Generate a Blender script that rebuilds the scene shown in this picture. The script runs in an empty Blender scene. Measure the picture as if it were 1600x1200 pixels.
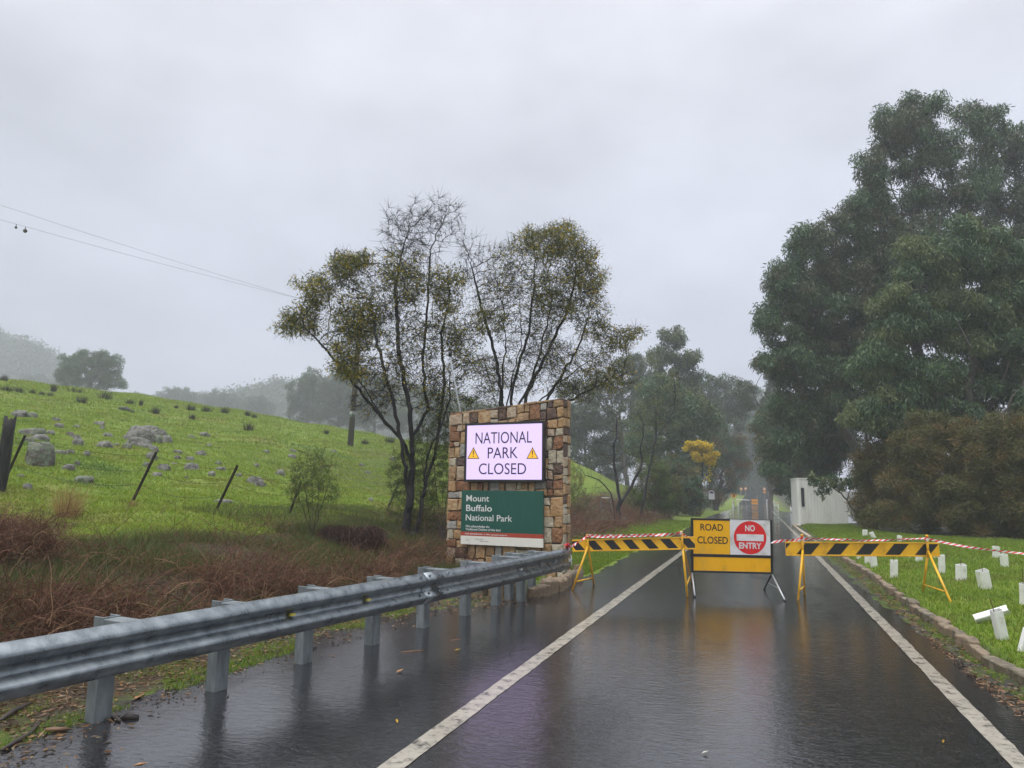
import bpy, math, random
import numpy as np
from mathutils import Vector, noise as mnoise
SC = bpy.context.scene
COL = SC.collection
rng = np.random.default_rng(7)
random.seed(7)
# ---------------------------------------------------------------- camera
FPX, CAMH = 1110.0, 1.6
ROLL = math.radians(0.70)
def basis(yaw, pitch):
    f = np.array([-math.sin(yaw)*math.cos(pitch), math.cos(yaw)*math.cos(pitch), math.sin(pitch)])
    r0 = np.array([math.cos(yaw), math.sin(yaw), 0.0]); u0 = np.cross(r0, f)
    return f, r0*math.cos(ROLL)+u0*math.sin(ROLL), -r0*math.sin(ROLL)+u0*math.cos(ROLL)
YAW, PITCH = math.radians(19.0), math.radians(9.0)
for _ in range(60):                       # aim the camera down the road axis (+Y)
    f, r, u = basis(YAW, PITCH); d = np.array([0, 1.0, 0])
    YAW += (386 - FPX*d.dot(r)/d.dot(f))/FPX*0.8
    PITCH += (175 + FPX*d.dot(u)/d.dot(f))/FPX*0.8
CF, CR, CU = basis(YAW, PITCH)
CPOS = np.array([0, 0, CAMH])
cam_d = bpy.data.cameras.new('camera'); cam = bpy.data.objects.new('camera', cam_d); COL.objects.link(cam)
cam_d.sensor_width = 36; cam_d.sensor_fit = 'HORIZONTAL'; cam_d.lens = 36*FPX/1600
cam_d.clip_start = 0.05; cam_d.clip_end = 3000
from mathutils import Matrix
M = Matrix.Identity(4)
for i in range(3):
    M[i][0], M[i][1], M[i][2], M[i][3] = CR[i], CU[i], -CF[i], CPOS[i]
cam.matrix_world = M
SC.camera = cam
# ---------------------------------------------------------------- sky, sun, exposure
SUN_EL, SUN_AZ = math.radians(62), math.radians(200)
W = bpy.data.worlds.new('World'); SC.world = W; W.use_nodes = True
nt = W.node_tree; N = nt.nodes; Lk = nt.links
for n in list(N): N.remove(n)
out = N.new('ShaderNodeOutputWorld'); bg = N.new('ShaderNodeBackground'); bg2 = N.new('ShaderNodeBackground'); add = N.new('ShaderNodeAddShader')
sky = N.new('ShaderNodeTexSky'); sky.sky_type = 'NISHITA'; sky.sun_disc = False
sky.sun_elevation = SUN_EL; sky.sun_rotation = SUN_AZ; sky.air_density = 1.0; sky.dust_density = 4.0
bg.inputs['Strength'].default_value = 0.008          # what little blue comes through the cloud
Lk.new(sky.outputs[0], bg.inputs['Color'])
tc = N.new('ShaderNodeTexCoord'); sep = N.new('ShaderNodeSeparateXYZ'); Lk.new(tc.outputs['Generated'], sep.inputs[0])
ramp = N.new('ShaderNodeValToRGB'); Lk.new(sep.outputs['Z'], ramp.inputs[0])
cr = ramp.color_ramp
cr.elements[0].position = 0.0; cr.elements[0].color = (.47,.50,.595,1)
cr.elements[1].position = 1.0; cr.elements[1].color = (2.3,2.33,2.42,1)
for p, c in ((.22,(.50,.53,.625,1)),(.45,(.56,.58,.655,1)),(.66,(.66,.67,.72,1)),(.82,(1.5,1.52,1.6,1))):
    e = cr.elements.new(p); e.color = c
mp = N.new('ShaderNodeMapping'); mp.inputs['Scale'].default_value = (1.6,1.6,3.2); Lk.new(tc.outputs['Generated'], mp.inputs[0])
nz = N.new('ShaderNodeTexNoise'); nz.inputs['Scale'].default_value = 1.5; nz.inputs['Detail'].default_value = 4.0; nz.inputs['Roughness'].default_value = .5
Lk.new(mp.outputs[0], nz.inputs['Vector'])
mr = N.new('ShaderNodeMapRange'); mr.inputs['From Min'].default_value = .3; mr.inputs['From Max'].default_value = .7
mr.inputs['To Min'].default_value = .78; mr.inputs['To Max'].default_value = 1.22; Lk.new(nz.outputs['Fac'], mr.inputs['Value'])
mul = N.new('ShaderNodeVectorMath'); mul.operation = 'SCALE'; Lk.new(ramp.outputs[0], mul.inputs[0]); Lk.new(mr.outputs[0], mul.inputs['Scale'])
Lk.new(mul.outputs[0], bg2.inputs['Color']); bg2.inputs['Strength'].default_value = 0.92
Lk.new(bg.outputs[0], add.inputs[0]); Lk.new(bg2.outputs[0], add.inputs[1]); Lk.new(add.outputs[0], out.inputs['Surface'])
sl = bpy.data.lights.new('sun', 'SUN'); sl.energy = 1.5; sl.angle = math.radians(50); sl.color = (1,.985,.96)
so = bpy.data.objects.new('sun', sl); COL.objects.link(so)
so.rotation_euler = (math.radians(90)-SUN_EL, 0, math.pi-SUN_AZ)
SC.view_settings.view_transform = 'Standard'; SC.view_settings.look = 'None'
SC.view_settings.exposure = 0.36; SC.view_settings.gamma = 1.0; SC.view_settings.use_curve_mapping = False
cy = SC.cycles
cy.max_bounces = 6; cy.diffuse_bounces = 3; cy.glossy_bounces = 3; cy.transmission_bounces = 3; cy.volume_bounces = 2; cy.transparent_max_bounces = 6
SC.render.filter_size = 1.15; cy.use_denoising = True; cy.use_adaptive_sampling = True; cy.adaptive_threshold = 0.01
cy.sample_clamp_indirect = 6.0
# ---------------------------------------------------------------- projection helpers (photo pixels -> real places)
def ray(px, py):
    d = CF + CR*((px-800)/FPX) + CU*((600-py)/FPX)
    return d                                   # depth 1 along the optical axis
def P(px, py, Z): return CPOS + ray(px, py)*Z
def H(px, py, z=0.0):
    d = ray(px, py); return CPOS + d*((z-CAMH)/d[2])
def proj(p):
    q = np.asarray(p)-CPOS; z = q@CF
    return 800+FPX*(q@CR)/z, 600-FPX*(q@CU)/z, z
# ---------------------------------------------------------------- terrain
def ss(a, b, x):
    t = np.clip((x-a)/(b-a), 0, 1); return t*t*(3-2*t)
def rise(y): return 3.0*ss(85, 240, y)
LE_V = [-40,3,4.7,5.7,8.3,9.2,9.9,12.5,15,20,32,52,90,130,300]
LE_U = [4.3,4.4,4.64,4.78,4.7,4.3,3.75,3.35,3.2,3.35,3.3,3.8,3.2,3.0,3.0]
RE_V = [-40,4,6.4,8.4,12,17,28,42,46,52,66,74,84,100,300]
RE_X = [1.95,1.92,1.9,1.85,1.7,1.62,1.62,1.65,2.4,9,10,4,2.2,2.0,2.0]
def left_edge(y): return -np.interp(y, LE_V, LE_U)
def right_edge(y): return np.interp(y, RE_V, RE_X)
def T(x, y, bare=False):
    x = np.asarray(x, float); y = np.asarray(y, float); u = -x
    hill = .62*ss(5.0, 9.5, u) + .175*(np.log1p(np.exp(np.clip((u-10)/1.5, -30, 30)))*1.5)
    hill = np.where((u-10)/1.5 > 29, .62+.175*(u-10), hill)
    q = ((u-75)*17+(y-45)*61)/63.3
    hill = hill + 2.0*np.exp(-(q/24)**2)*(1-ss(50, 82, u))*ss(12, 26, u+.0*y)
    hill = hill + 2.5*np.exp(-((u-16)/6.5)**2-((y-60)/15)**2)*ss(6,10,u)
    dq = np.clip(q, 0, None); drop = np.where(dq < 40, .0045*dq**2, 7.2+.36*(dq-40))
    hill = np.where(u > 4, np.maximum(hill-drop*ss(9, 20, u), np.minimum(hill, .5)), 0)
    z = hill - .8*ss(40, 78, u) + rise(y)
    z = z + np.where(x > 0, .09*ss(2.0, 2.5, x)*(1-ss(43, 47, y)) + .012*np.clip(x-4, 0, None), 0)
    z = z + .16*ss(-3.35, -3.75, x)*0
    if bare:                                   # the sheet lies lower under the asphalt
        L, R = left_edge(y), right_edge(y)
        m = ss(0.02, .35, x-L)*ss(0.02, .35, R-x)
        z = z - .07*m
    return z
def Tn(x, y):                                  # with the small lumps of natural ground
    x = np.asarray(x, float); y = np.asarray(y, float); u = -x
    b = .10*np.sin(x*.55+1.3)*np.sin(y*.48+.4)+.05*np.sin(x*1.3+y*.9)+.03*np.sin(2.7*x-1.9*y)
    w = ss(5.5, 12, u)
    b2 = .02*np.sin(2.1*x+.7*y)+.015*np.sin(3.3*y-1.2*x)
    return b*w + b2*ss(2.3, 4, x)
def G(x, y): return float(T(x, y)+Tn(x, y))
def TP(px, py, z0=4.0, zmax=400):
    d = ray(px, py); t = z0
    while t < zmax:
        p = CPOS+d*t
        if p[2] <= G(p[0], p[1]):
            a, b = t-max(.05, t*.01), t
            for _ in range(20):
                m = (a+b)/2; p = CPOS+d*m
                if p[2] <= G(p[0], p[1]): b = m
                else: a = m
            return CPOS+d*b
        t += max(.05, t*.01)
    return CPOS+d*zmax
# ---------------------------------------------------------------- materials
MATS = {}
def newmat(name):
    m = bpy.data.materials.new(name); m.use_nodes = True; MATS[name] = m
    nt = m.node_tree
    return m, nt.nodes, nt.links, nt.nodes['Principled BSDF'], nt.nodes['Material Output']
def ramp_node(N, stops):
    r = N.new('ShaderNodeValToRGB'); e = r.color_ramp.elements
    e[0].position, e[0].color = stops[0][0], (*stops[0][1], 1)
    e[1].position, e[1].color = stops[-1][0], (*stops[-1][1], 1)
    for p, c in stops[1:-1]:
        k = e.new(p); k.color = (*c, 1)
    return r
def noise_node(N, L, scale, detail=4, rough=.55, coord='Object', stretch=None, dist=0):
    tc = N.new('ShaderNodeTexCoord'); n = N.new('ShaderNodeTexNoise')
    n.inputs['Scale'].default_value = scale; n.inputs['Detail'].default_value = detail; n.inputs['Roughness'].default_value = rough
    n.inputs['Distortion'].default_value = dist
    if coord == 'World':
        g = N.new('ShaderNodeNewGeometry'); src = g.outputs['Position']
    else: src = tc.outputs[coord]
    if stretch:
        mp = N.new('ShaderNodeMapping'); mp.inputs['Scale'].default_value = stretch; L.new(src, mp.inputs[0]); src = mp.outputs[0]
    L.new(src, n.inputs['Vector']); return n
def bump_node(N, L, hgt, strength, dist=.01, normal=None):
    b = N.new('ShaderNodeBump'); b.inputs['Strength'].default_value = strength; b.inputs['Distance'].default_value = dist
    L.new(hgt, b.inputs['Height'])
    if normal is not None: L.new(normal, b.inputs['Normal'])
    return b
def mat(name, cols, scale=6, rough=.6, metal=0, bump=0, bscale=40, bdist=.01, coord='Object', stretch=None, detail=5, spec=.5, coat=0, rvar=0):
    m, N, L, B, O = newmat(name)
    if not isinstance(cols[0], (tuple, list)): cols = [cols, tuple(c*.8 for c in cols)]
    n = noise_node(N, L, scale, detail, .6, coord, stretch)
    st = [(.3+.4*i/(len(cols)-1), c) for i, c in enumerate(cols)]
    r = ramp_node(N, st); L.new(n.outputs['Fac'], r.inputs[0]); L.new(r.outputs[0], B.inputs['Base Color'])
    B.inputs['Roughness'].default_value = rough; B.inputs['Metallic'].default_value = metal
    B.inputs['Specular IOR Level'].default_value = spec
    if coat: B.inputs['Coat Weight'].default_value = coat; B.inputs['Coat Roughness'].default_value = .12
    if rvar:
        q = N.new('ShaderNodeMapRange'); q.inputs['To Min'].default_value = max(.02, rough-rvar); q.inputs['To Max'].default_value = min(1, rough+rvar)
        L.new(n.outputs['Fac'], q.inputs['Value']); L.new(q.outputs[0], B.inputs['Roughness'])
    if bump:
        n2 = noise_node(N, L, bscale, 4, .6, coord, stretch); b = bump_node(N, L, n2.outputs['Fac'], bump, bdist); L.new(b.outputs[0], B.inputs['Normal'])
    return m
def leafmat(name, cols, trans=.25, rough=.45, spec=.4, patch=None):
    m, N, L, B, O = newmat(name)
    g = N.new('ShaderNodeNewGeometry'); st = [(i/(len(cols)-1), c) for i, c in enumerate(cols)]
    r = ramp_node(N, st); L.new(g.outputs['Random Per Island'], r.inputs[0]); csock = r.outputs[0]
    if patch:
        for sc_, lo_, hi_, c2 in patch:
            pn = noise_node(N, L, sc_, 6, .65, 'World'); pr = ramp_node(N, [(lo_,(0,0,0)),(hi_,(1,1,1))]); L.new(pn.outputs['Fac'], pr.inputs[0])
            px = N.new('ShaderNodeMix'); px.data_type = 'RGBA'; L.new(pr.outputs[0], px.inputs[0]); L.new(csock, px.inputs[6]); px.inputs[7].default_value = (*c2, 1); csock = px.outputs[2]
    L.new(csock, B.inputs['Base Color'])
    B.inputs['Roughness'].default_value = rough; B.inputs['Specular IOR Level'].default_value = spec
    if trans:
        t = N.new('ShaderNodeBsdfTranslucent'); mx = N.new('ShaderNodeMixShader'); mx.inputs[0].default_value = trans
        L.new(csock, t.inputs['Color']); L.new(B.outputs[0], mx.inputs[1]); L.new(t.outputs[0], mx.inputs[2]); L.new(mx.outputs[0], O.inputs['Surface'])
    return m
# ---------------------------------------------------------------- object helpers
def tag(o, label=None, cat=None, group=None, kind=None):
    if label: o['label'] = label
    if cat: o['category'] = cat
    if group: o['group'] = group
    if kind: o['kind'] = kind
    return o
def thing(name, label, cat, loc=(0,0,0), group=None):
    o = bpy.data.objects.new(name, None); COL.objects.link(o); o.location = Vector([float(c) for c in loc]); o.empty_display_size = .2
    return tag(o, label, cat, group)
def link_mesh(name, me, mats, parent=None):
    o = bpy.data.objects.new(name, me); COL.objects.link(o)
    for m in (mats if isinstance(mats, (list, tuple)) else [mats]): me.materials.append(m)
    if parent is not None: o.parent = parent
    return o
def root_off(parent):
    off = np.zeros(3); p = parent
    while p is not None: off += np.array(p.location); p = p.parent
    return off
def mesh_np(name, V, F, mats, parent=None, smooth=False, midx=None):
    """one object out of numpy arrays; V in world space, F (n,3) or (n,4)"""
    V = np.asarray(V, np.float64)
    off = root_off(parent); loc = np.zeros(3)
    if parent is None: loc = np.array([V[:,0].mean(), V[:,1].mean(), V[:,2].min()]); off = loc
    V = (V-off).astype(np.float32); F = np.asarray(F, np.int32); k = F.shape[1]; n = len(F)
    me = bpy.data.meshes.new(name)
    me.vertices.add(len(V)); me.vertices.foreach_set('co', V.ravel())
    me.loops.add(n*k); me.loops.foreach_set('vertex_index', F.ravel())
    me.polygons.add(n); me.polygons.foreach_set('loop_start', np.arange(0, n*k, k, dtype=np.int32)); me.polygons.foreach_set('loop_total', np.full(n, k, np.int32))
    if midx is not None: me.polygons.foreach_set('material_index', np.asarray(midx, np.int32))
    me.update(calc_edges=True); me.validate()
    me.polygons.foreach_set('use_smooth', np.full(len(me.polygons), smooth)); me.update()
    o = link_mesh(name, me, mats, parent)
    if parent is None: o.location = loc
    return o
def frame(d, up=(0,0,1)):
    d = np.asarray(d, float); d = d/np.linalg.norm(d); up = np.asarray(up, float)
    if abs(d@up)/np.linalg.norm(up) > .98: up = np.array([1.0,0,0])
    s = np.cross(d, up); s /= np.linalg.norm(s); return d, s, np.cross(s, d)
class MB:
    def __init__(self): self.v = []; self.f = []; self.m = []
    def add(self, vs, fs, m=0):
        o = len(self.v); self.v += [tuple(map(float, p)) for p in vs]
        for k in fs: self.f.append([i+o for i in k]); self.m.append(m)
        return self
    def box(self, c, size, ax=None, m=0):
        c = np.asarray(c, float); ax = np.eye(3) if ax is None else np.asarray(ax, float)
        vs = [c+sx*size[0]/2*ax[0]+sy*size[1]/2*ax[1]+sz*size[2]/2*ax[2] for sz in (-1,1) for sy in (-1,1) for sx in (-1,1)]
        return self.add(vs, [(0,2,3,1),(4,5,7,6),(0,1,5,4),(2,6,7,3),(0,4,6,2),(1,3,7,5)], m)
    def tube(self, p0, p1, r0, r1=None, n=8, m=0, caps=True):
        r1 = r0 if r1 is None else r1; p0 = np.asarray(p0, float); p1 = np.asarray(p1, float)
        d, s, t = frame(p1-p0); a = np.arange(n)*2*math.pi/n
        vs = [p0+r0*(math.cos(q)*s+math.sin(q)*t) for q in a]+[p1+r1*(math.cos(q)*s+math.sin(q)*t) for q in a]
        fs = [(i,(i+1)%n,n+(i+1)%n,n+i) for i in range(n)]
        if caps: fs += [tuple(range(n-1,-1,-1)), tuple(range(n,2*n))]
        return self.add(vs, fs, m)
    def path(self, pts, r, n=6, m=0):
        pts = [np.asarray(p, float) for p in pts]; k = len(pts); rr = r if hasattr(r, '__len__') else [r]*k
        vs = []; a = np.arange(n)*2*math.pi/n; s = None
        for i, p in enumerate(pts):
            d = pts[min(i+1,k-1)]-pts[max(i-1,0)]; d = d/np.linalg.norm(d)
            if s is None: _, s, t = frame(d)
            else: s = s-d*(s@d); s /= np.linalg.norm(s); t = np.cross(s, d)
            vs += [p+rr[i]*(math.cos(q)*s+math.sin(q)*t) for q in a]
        fs = [(i*n+j, i*n+(j+1)%n, (i+1)*n+(j+1)%n, (i+1)*n+j) for i in range(k-1) for j in range(n)]
        fs += [tuple(range(n-1,-1,-1)), tuple((k-1)*n+j for j in range(n))]
        return self.add(vs, fs, m)
    def prism(self, poly, depth_vec, m=0):
        n = len(poly); poly = [np.asarray(p, float) for p in poly]; dv = np.asarray(depth_vec, float)
        return self.add(poly+[p+dv for p in poly], [tuple(range(n-1,-1,-1)), tuple(range(n,2*n))]+[(i,(i+1)%n,n+(i+1)%n,n+i) for i in range(n)], m)
    def build(self, name, mats, parent=None, smooth=False, bevel=0, seg=2):
        off = root_off(parent); V = np.array(self.v)
        loc = np.zeros(3)
        if parent is None: loc = np.array([V[:,0].mean(), V[:,1].mean(), V[:,2].min()]); off = loc
        me = bpy.data.meshes.new(name); me.from_pydata([tuple(p) for p in V-off], [], self.f)
        me.polygons.foreach_set('material_index', self.m)
        me.update()
        import bmesh
        b = bmesh.new(); b.from_mesh(me); bmesh.ops.recalc_face_normals(b, faces=b.faces); b.to_mesh(me); b.free()
        me.polygons.foreach_set('use_smooth', [smooth]*len(me.polygons)); me.update()
        o = link_mesh(name, me, mats, parent)
        if parent is None: o.location = loc
        if bevel:
            q = o.modifiers.new('bevel', 'BEVEL'); q.width = bevel; q.segments = seg; q.limit_method = 'ANGLE'; q.angle_limit = math.radians(35)
        return o
def text_obj(name, s, mats, parent, origin, xdir, zdir, height=None, width=None, align='LEFT', bold=0, ext=.0015, line=1.0, squeeze=1.0):
    """lettering as real, slightly raised mesh. origin: lower-left (or centre) of the line, on the panel"""
    cu = bpy.data.curves.new('t', 'FONT'); cu.body = s; cu.size = 1; cu.extrude = .004; cu.offset = bold; cu.space_line = line
    cu.resolution_u = 4
    to = bpy.data.objects.new('t', cu); COL.objects.link(to)
    dg = bpy.context.evaluated_depsgraph_get(); dg.update()
    me = bpy.data.meshes.new_from_object(to.evaluated_get(dg)); bpy.data.objects.remove(to); bpy.data.curves.remove(cu)
    me.materials.clear()
    n = len(me.vertices); co = np.zeros(n*3, np.float32); me.vertices.foreach_get('co', co); co = co.reshape(-1,3)
    mn, mx = co.min(0), co.max(0)
    sz = height/(mx[1]-min(0, 0)-0) if height else width/(mx[0]-mn[0])
    sx = (width/(mx[0]-mn[0])) if width else sz*squeeze
    X = (co[:,0]-mn[0])*sx
    if align == 'CENTER': X -= (mx[0]-mn[0])*sx/2
    Y = co[:,1]*sz; Zd = np.where(co[:,2] > 0, ext, -.0005)
    xd = np.asarray(xdir, float); zd = np.asarray(zdir, float); nd = np.cross(xd, zd)   # toward the viewer
    Wd = np.asarray(origin, float)+X[:,None]*xd+Y[:,None]*zd+Zd[:,None]*nd
    Wd = Wd-root_off(parent)
    me.vertices.foreach_set('co', Wd.astype(np.float32).ravel()); me.update()
    return link_mesh(name, me, mats, parent)
# ---------------------------------------------------------------- trees: grown by space colonisation
def grow(trunk, attr, step, kill, iters=80, jitter=.25, up=.0, maxn=26000, seed=1):
    r = np.random.default_rng(seed)
    pos = np.zeros((maxn,3)); par = np.full(maxn, -1); nch = np.zeros(maxn, int); n = 0
    for tr in trunk:                                        # several stems may share the base
        last = -1
        if n:
            dd0 = np.linalg.norm(pos[:n]-np.asarray(tr[0], float), axis=1)
            if dd0.min() < 3.2*step: last = int(dd0.argmin())
        for i in range(len(tr)-1):
            a, b = np.asarray(tr[i], float), np.asarray(tr[i+1], float); k = max(1, int(np.linalg.norm(b-a)/step))
            for j in range(k+(i == len(tr)-2)):
                pos[n] = a+(b-a)*j/k + (r.normal(0, step*.10, 3) if (i or j) else 0); par[n] = last
                if last >= 0: nch[last] += 1
                last = n; n += 1
    A = np.asarray(attr, float); best = np.full(len(A), 1e9); bi = np.zeros(len(A), int)
    def upd(lo, hi):
        for c in range(lo, hi, 400):
            e = min(hi, c+400)
            d = np.linalg.norm(A[:,None]-pos[None,c:e], axis=2); j = d.argmin(1); dm = d[np.arange(len(A)), j]
            w = dm < best; best[w] = dm[w]; bi[w] = j[w]+c
    upd(0, n)
    for it in range(iters):
        live = best > kill
        A = A[live]; best = best[live]; bi = bi[live]
        if len(A) == 0 or n > maxn-500: break
        D = A-pos[bi]; D /= np.linalg.norm(D, axis=1)[:,None]+1e-9
        S = np.zeros((n,3)); np.add.at(S, bi, D); idx = np.unique(bi); idx = idx[nch[idx] < 3]
        if len(idx) == 0: break
        dv = S[idx]; dv = dv/(np.linalg.norm(dv, axis=1)[:,None]+1e-9)+r.normal(0, jitter, (len(idx),3)); dv[:,2] += up
        dv /= np.linalg.norm(dv, axis=1)[:,None]+1e-9
        k = min(len(idx), maxn-n); idx = idx[:k]
        pos[n:n+k] = pos[idx]+dv[:k]*step; par[n:n+k] = idx; nch[idx] += 1
        upd(n, n+k); n += k
    return pos[:n], par[:n]
def radii(par, tip, base):
    n = len(par); cnt = np.zeros(n)
    ch = np.bincount(par[par >= 0], minlength=n)
    cnt[ch == 0] = 1
    for i in range(n-1, -1, -1):
        if par[i] >= 0: cnt[par[i]] += cnt[i]
    mx = cnt.max(); e = math.log(max(2, mx))/math.log(base/tip)
    return tip*cnt**(1/e), ch == 0
def tubes(P0, P1, R0, R1, k):
    n = len(P0); d = P1-P0; d = d/(np.linalg.norm(d, axis=1)[:,None]+1e-9)
    up = np.tile([.31,.17,.93], (n,1)); s = np.cross(d, up); s /= np.linalg.norm(s, axis=1)[:,None]+1e-9; t = np.cross(s, d)
    a = np.arange(k)*2*math.pi/k; c = np.cos(a)[None,:,None]; si = np.sin(a)[None,:,None]
    ring = c*s[:,None]+si*t[:,None]
    V = np.concatenate([P0[:,None]+ring*R0[:,None,None], P1[:,None]+ring*R1[:,None,None]], 1).reshape(-1,3)
    b = np.arange(n)[:,None]*2*k; j = np.arange(k)[None]; j2 = (j+1)%k
    F = np.stack([b+j, b+j2, b+k+j2, b+k+j], -1).reshape(-1,4)
    return V, F
def wood(pos, par, R, name, m, parent, extra=None, thick=.02):
    e = np.where(par >= 0)[0]; p = par[e]
    P0 = pos[p]; P1 = pos[e]; r1 = R[e]; r0 = np.minimum(R[p], R[e]*1.35)
    Vs, Fs, o = [], [], 0
    big = r1 > thick
    for sel, k in ((big, 7), (~big, 3)):
        if sel.any():
            d = P1[sel]-P0[sel]
            V, F = tubes(P0[sel]-d*.04, P1[sel]+d*.06, r0[sel], r1[sel], k); Vs.append(V); Fs.append(F+o); o += len(V)
    if extra is not None:
        V, F = tubes(*extra, 3); Vs.append(V); Fs.append(F+o); o += len(V)
    return mesh_np(name, np.concatenate(Vs), np.concatenate(Fs), m, parent, True)
def leaf_quads(C, D, L, Wd, r):
    """diamond leaves: base C, direction D, length L, width Wd"""
    n = len(C); D = D/(np.linalg.norm(D, axis=1)[:,None]+1e-9)
    s = np.cross(D, r.normal(0, 1, (n,3))); s /= np.linalg.norm(s, axis=1)[:,None]+1e-9
    nn = np.cross(D, s)
    mid = C+D*(L*.45)[:,None]+nn*(L*.06)[:,None]
    V = np.stack([C, mid+s*(Wd/2)[:,None], C+D*L[:,None], mid-s*(Wd/2)[:,None]], 1).reshape(-1,4*3).reshape(-1,3)
    F = np.arange(4*n).reshape(n,4)
    return V, F
def clump_points(clumps, Z, n, r, shell=.35, deep=.8, gappy=0):
    """points in ellipsoids given by their place in the photo and the tree's depth"""
    w = np.array([c[2]*c[3] for c in clumps], float); w /= w.sum(); out = []; tagi = []
    for i, c in enumerate(clumps):
        k = max(3, int(n*w[i])); dz = c[4] if len(c) > 4 else 0
        cen = P(c[0], c[1], Z+dz); mpx = (Z+dz)/FPX
        v = r.normal(0, 1, (k,3)); v /= np.linalg.norm(v, axis=1)[:,None]
        q = r.random(k)**shell*np.array([1+.5*mnoise.noise(Vector(p*1.5)+Vector((i*7.3,c[0]*.1,Z)))+.3*mnoise.noise(Vector(p*4)+Vector((i,0,Z))) for p in v])
        v *= q[:,None]
        pts_ = (cen+CR*(v[:,0]*c[2]*mpx)[:,None]+np.array([0,0,1.])*(v[:,1]*c[3]*mpx)[:,None]+np.array([CF[0],CF[1],0])*(v[:,2]*(c[2]+c[3])/2*deep*mpx)[:,None])
        if gappy:
            fq = 2.6/(Z/FPX*60); kp_ = np.array([mnoise.noise(Vector(p*fq)) for p in pts_]) > -gappy; pts_ = pts_[kp_]
        out.append(pts_); tagi += [i]*len(pts_)
    return np.concatenate(out), np.array(tagi)
def tree(name, label, cat, base, clumps, Z, n_attr, n_leaf, leafL, leafW, lm, bark, group=None, r_base=.25, r_tip=.012, step=.5, kill=.55,
         droop=.8, spread=.45, seed=1, stems=None, twigs=0, leafw=None, deep=.8, trunk_top=None, shell=.35, jitter=.22, slim=.25, gappy=0):
    r = np.random.default_rng(seed); base = np.asarray(base, float)
    A, ti = clump_points(clumps, Z, n_attr, r, shell, deep, gappy)
    cen = A.mean(0); low = A[:,2].min()
    if stems is None:
        top = base+(cen-base)*.45 if trunk_top is None else np.asarray(trunk_top, float)
        mid = base*.5+top*.5+r.normal(0, .12, 3)*np.array([1,1,0])
        stems = [[base-np.array([0,0,.15]), mid, top]]
    pos, par = grow(stems, A, step, kill, jitter=jitter, seed=seed)
    R, tips = radii(par, r_tip, r_base)
    hf = np.clip((pos[:,2]-base[2])/(pos[:,2].max()-base[2]+1e-6), 0, 1); R = np.maximum(R*(1-slim*hf), r_tip*.9)
    t = thing(name, label, cat, base, group)
    ex = None
    tn = np.where(R < r_tip*2.2)[0]
    if twigs:
        src = r.choice(tn, len(tn)*twigs); d = r.normal(0, 1, (len(src),3)); pd = pos[src]-pos[np.maximum(par[src], 0)]
        d = d*.75+pd/(np.linalg.norm(pd, axis=1)[:,None]+1e-9); d /= np.linalg.norm(d, axis=1)[:,None]
        ln = r.uniform(.4, 1.3, len(src))*step*1.8
        ex = (pos[src], pos[src]+d*ln[:,None], np.full(len(src), r_tip*.75), np.full(len(src), r_tip*.35))
    wood(pos, par, R, 'trunk', bark, t, ex)
    if n_leaf:
        # how leafy each branch tip is follows its nearest clump
        wl = np.ones(len(tn))
        if leafw is not None:
            cc = np.array([P(c[0], c[1], Z+(c[4] if len(c) > 4 else 0)) for c in clumps]); rad = np.array([(c[2]+c[3])/2*Z/FPX for c in clumps])
            dd = np.linalg.norm(pos[tn][:,None]-cc[None], axis=2)/rad[None]; wl = np.array(leafw)[dd.argmin(1)]
        wl = wl/wl.sum(); src = r.choice(tn, n_leaf, p=wl)
        # leaves in bunches: each tip has a few bunch centres
        v = r.normal(0, 1, (n_leaf,3)); v /= np.linalg.norm(v, axis=1)[:,None]
        C = pos[src]+v*(r.random(n_leaf)**.45*spread*1.55)[:,None]*np.array([1,1,.8])
        D = r.normal(0, 1, (n_leaf,3)); D[:,2] -= droop*1.6
        L = leafL*r.uniform(.6, 1.35, n_leaf); Wd = leafW*r.uniform(.6, 1.3, n_leaf)
        V, F = leaf_quads(C, D, L, Wd, r)
        mats = lm if isinstance(lm, (list, tuple)) else [lm]
        mi = None
        if len(mats) > 1: mi = (src*7919 % 100 < 38).astype(int)
        mesh_np('crown', V, F, mats, t, False, mi)
    return t
# ================================================================ SETTING: ground and road
def graded(parts):
    xs = []
    for a, b, s in parts: xs += list(np.arange(a, b-1e-6, s))
    return np.array(xs+[parts[-1][1]])
GX = graded([(-400,-120,7),(-120,-60,2.5),(-60,-24,1.0),(-24,-12,.4),(-12,-2.6,.14),(-2.6,1.2,.6),(1.2,3.2,.1),(3.2,14,.4),(14,40,1.5),(40,220,8)])
GY = graded([(-35,-4,2),(-4,2,.5),(2,18,.16),(18,45,.5),(45,110,1.2),(110,250,4),(250,540,12)])
gx, gy = np.meshgrid(GX, GY); gz = T(gx, gy, True)+Tn(gx, gy)
V = np.stack([gx, gy, gz], -1).reshape(-1,3); nx = len(GX); ii, jj = np.meshgrid(np.arange(nx-1), np.arange(len(GY)-1))
b0 = (jj*nx+ii).ravel(); F = np.stack([b0, b0+1, b0+nx+1, b0+nx], -1)
m, N, L, B, O = newmat('ground')
def attr(name):
    a = N.new('ShaderNodeAttribute'); a.attribute_name = name; return a
n1 = noise_node(N, L, .35, 6, .62, 'World'); n2 = noise_node(N, L, 3.2, 5, .6, 'World'); n3 = noise_node(N, L, 30, 4, .65, 'World')
g1 = ramp_node(N, [(.30,(.075,.115,.010)),(.46,(.125,.20,.012)),(.58,(.17,.245,.018)),(.74,(.18,.17,.04))]); L.new(n2.outputs['Fac'], g1.inputs[0])
g2 = ramp_node(N, [(.32,(.065,.12,.010)),(.50,(.15,.23,.016)),(.66,(.21,.21,.04))]); L.new(n1.outputs['Fac'], g2.inputs[0])
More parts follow.
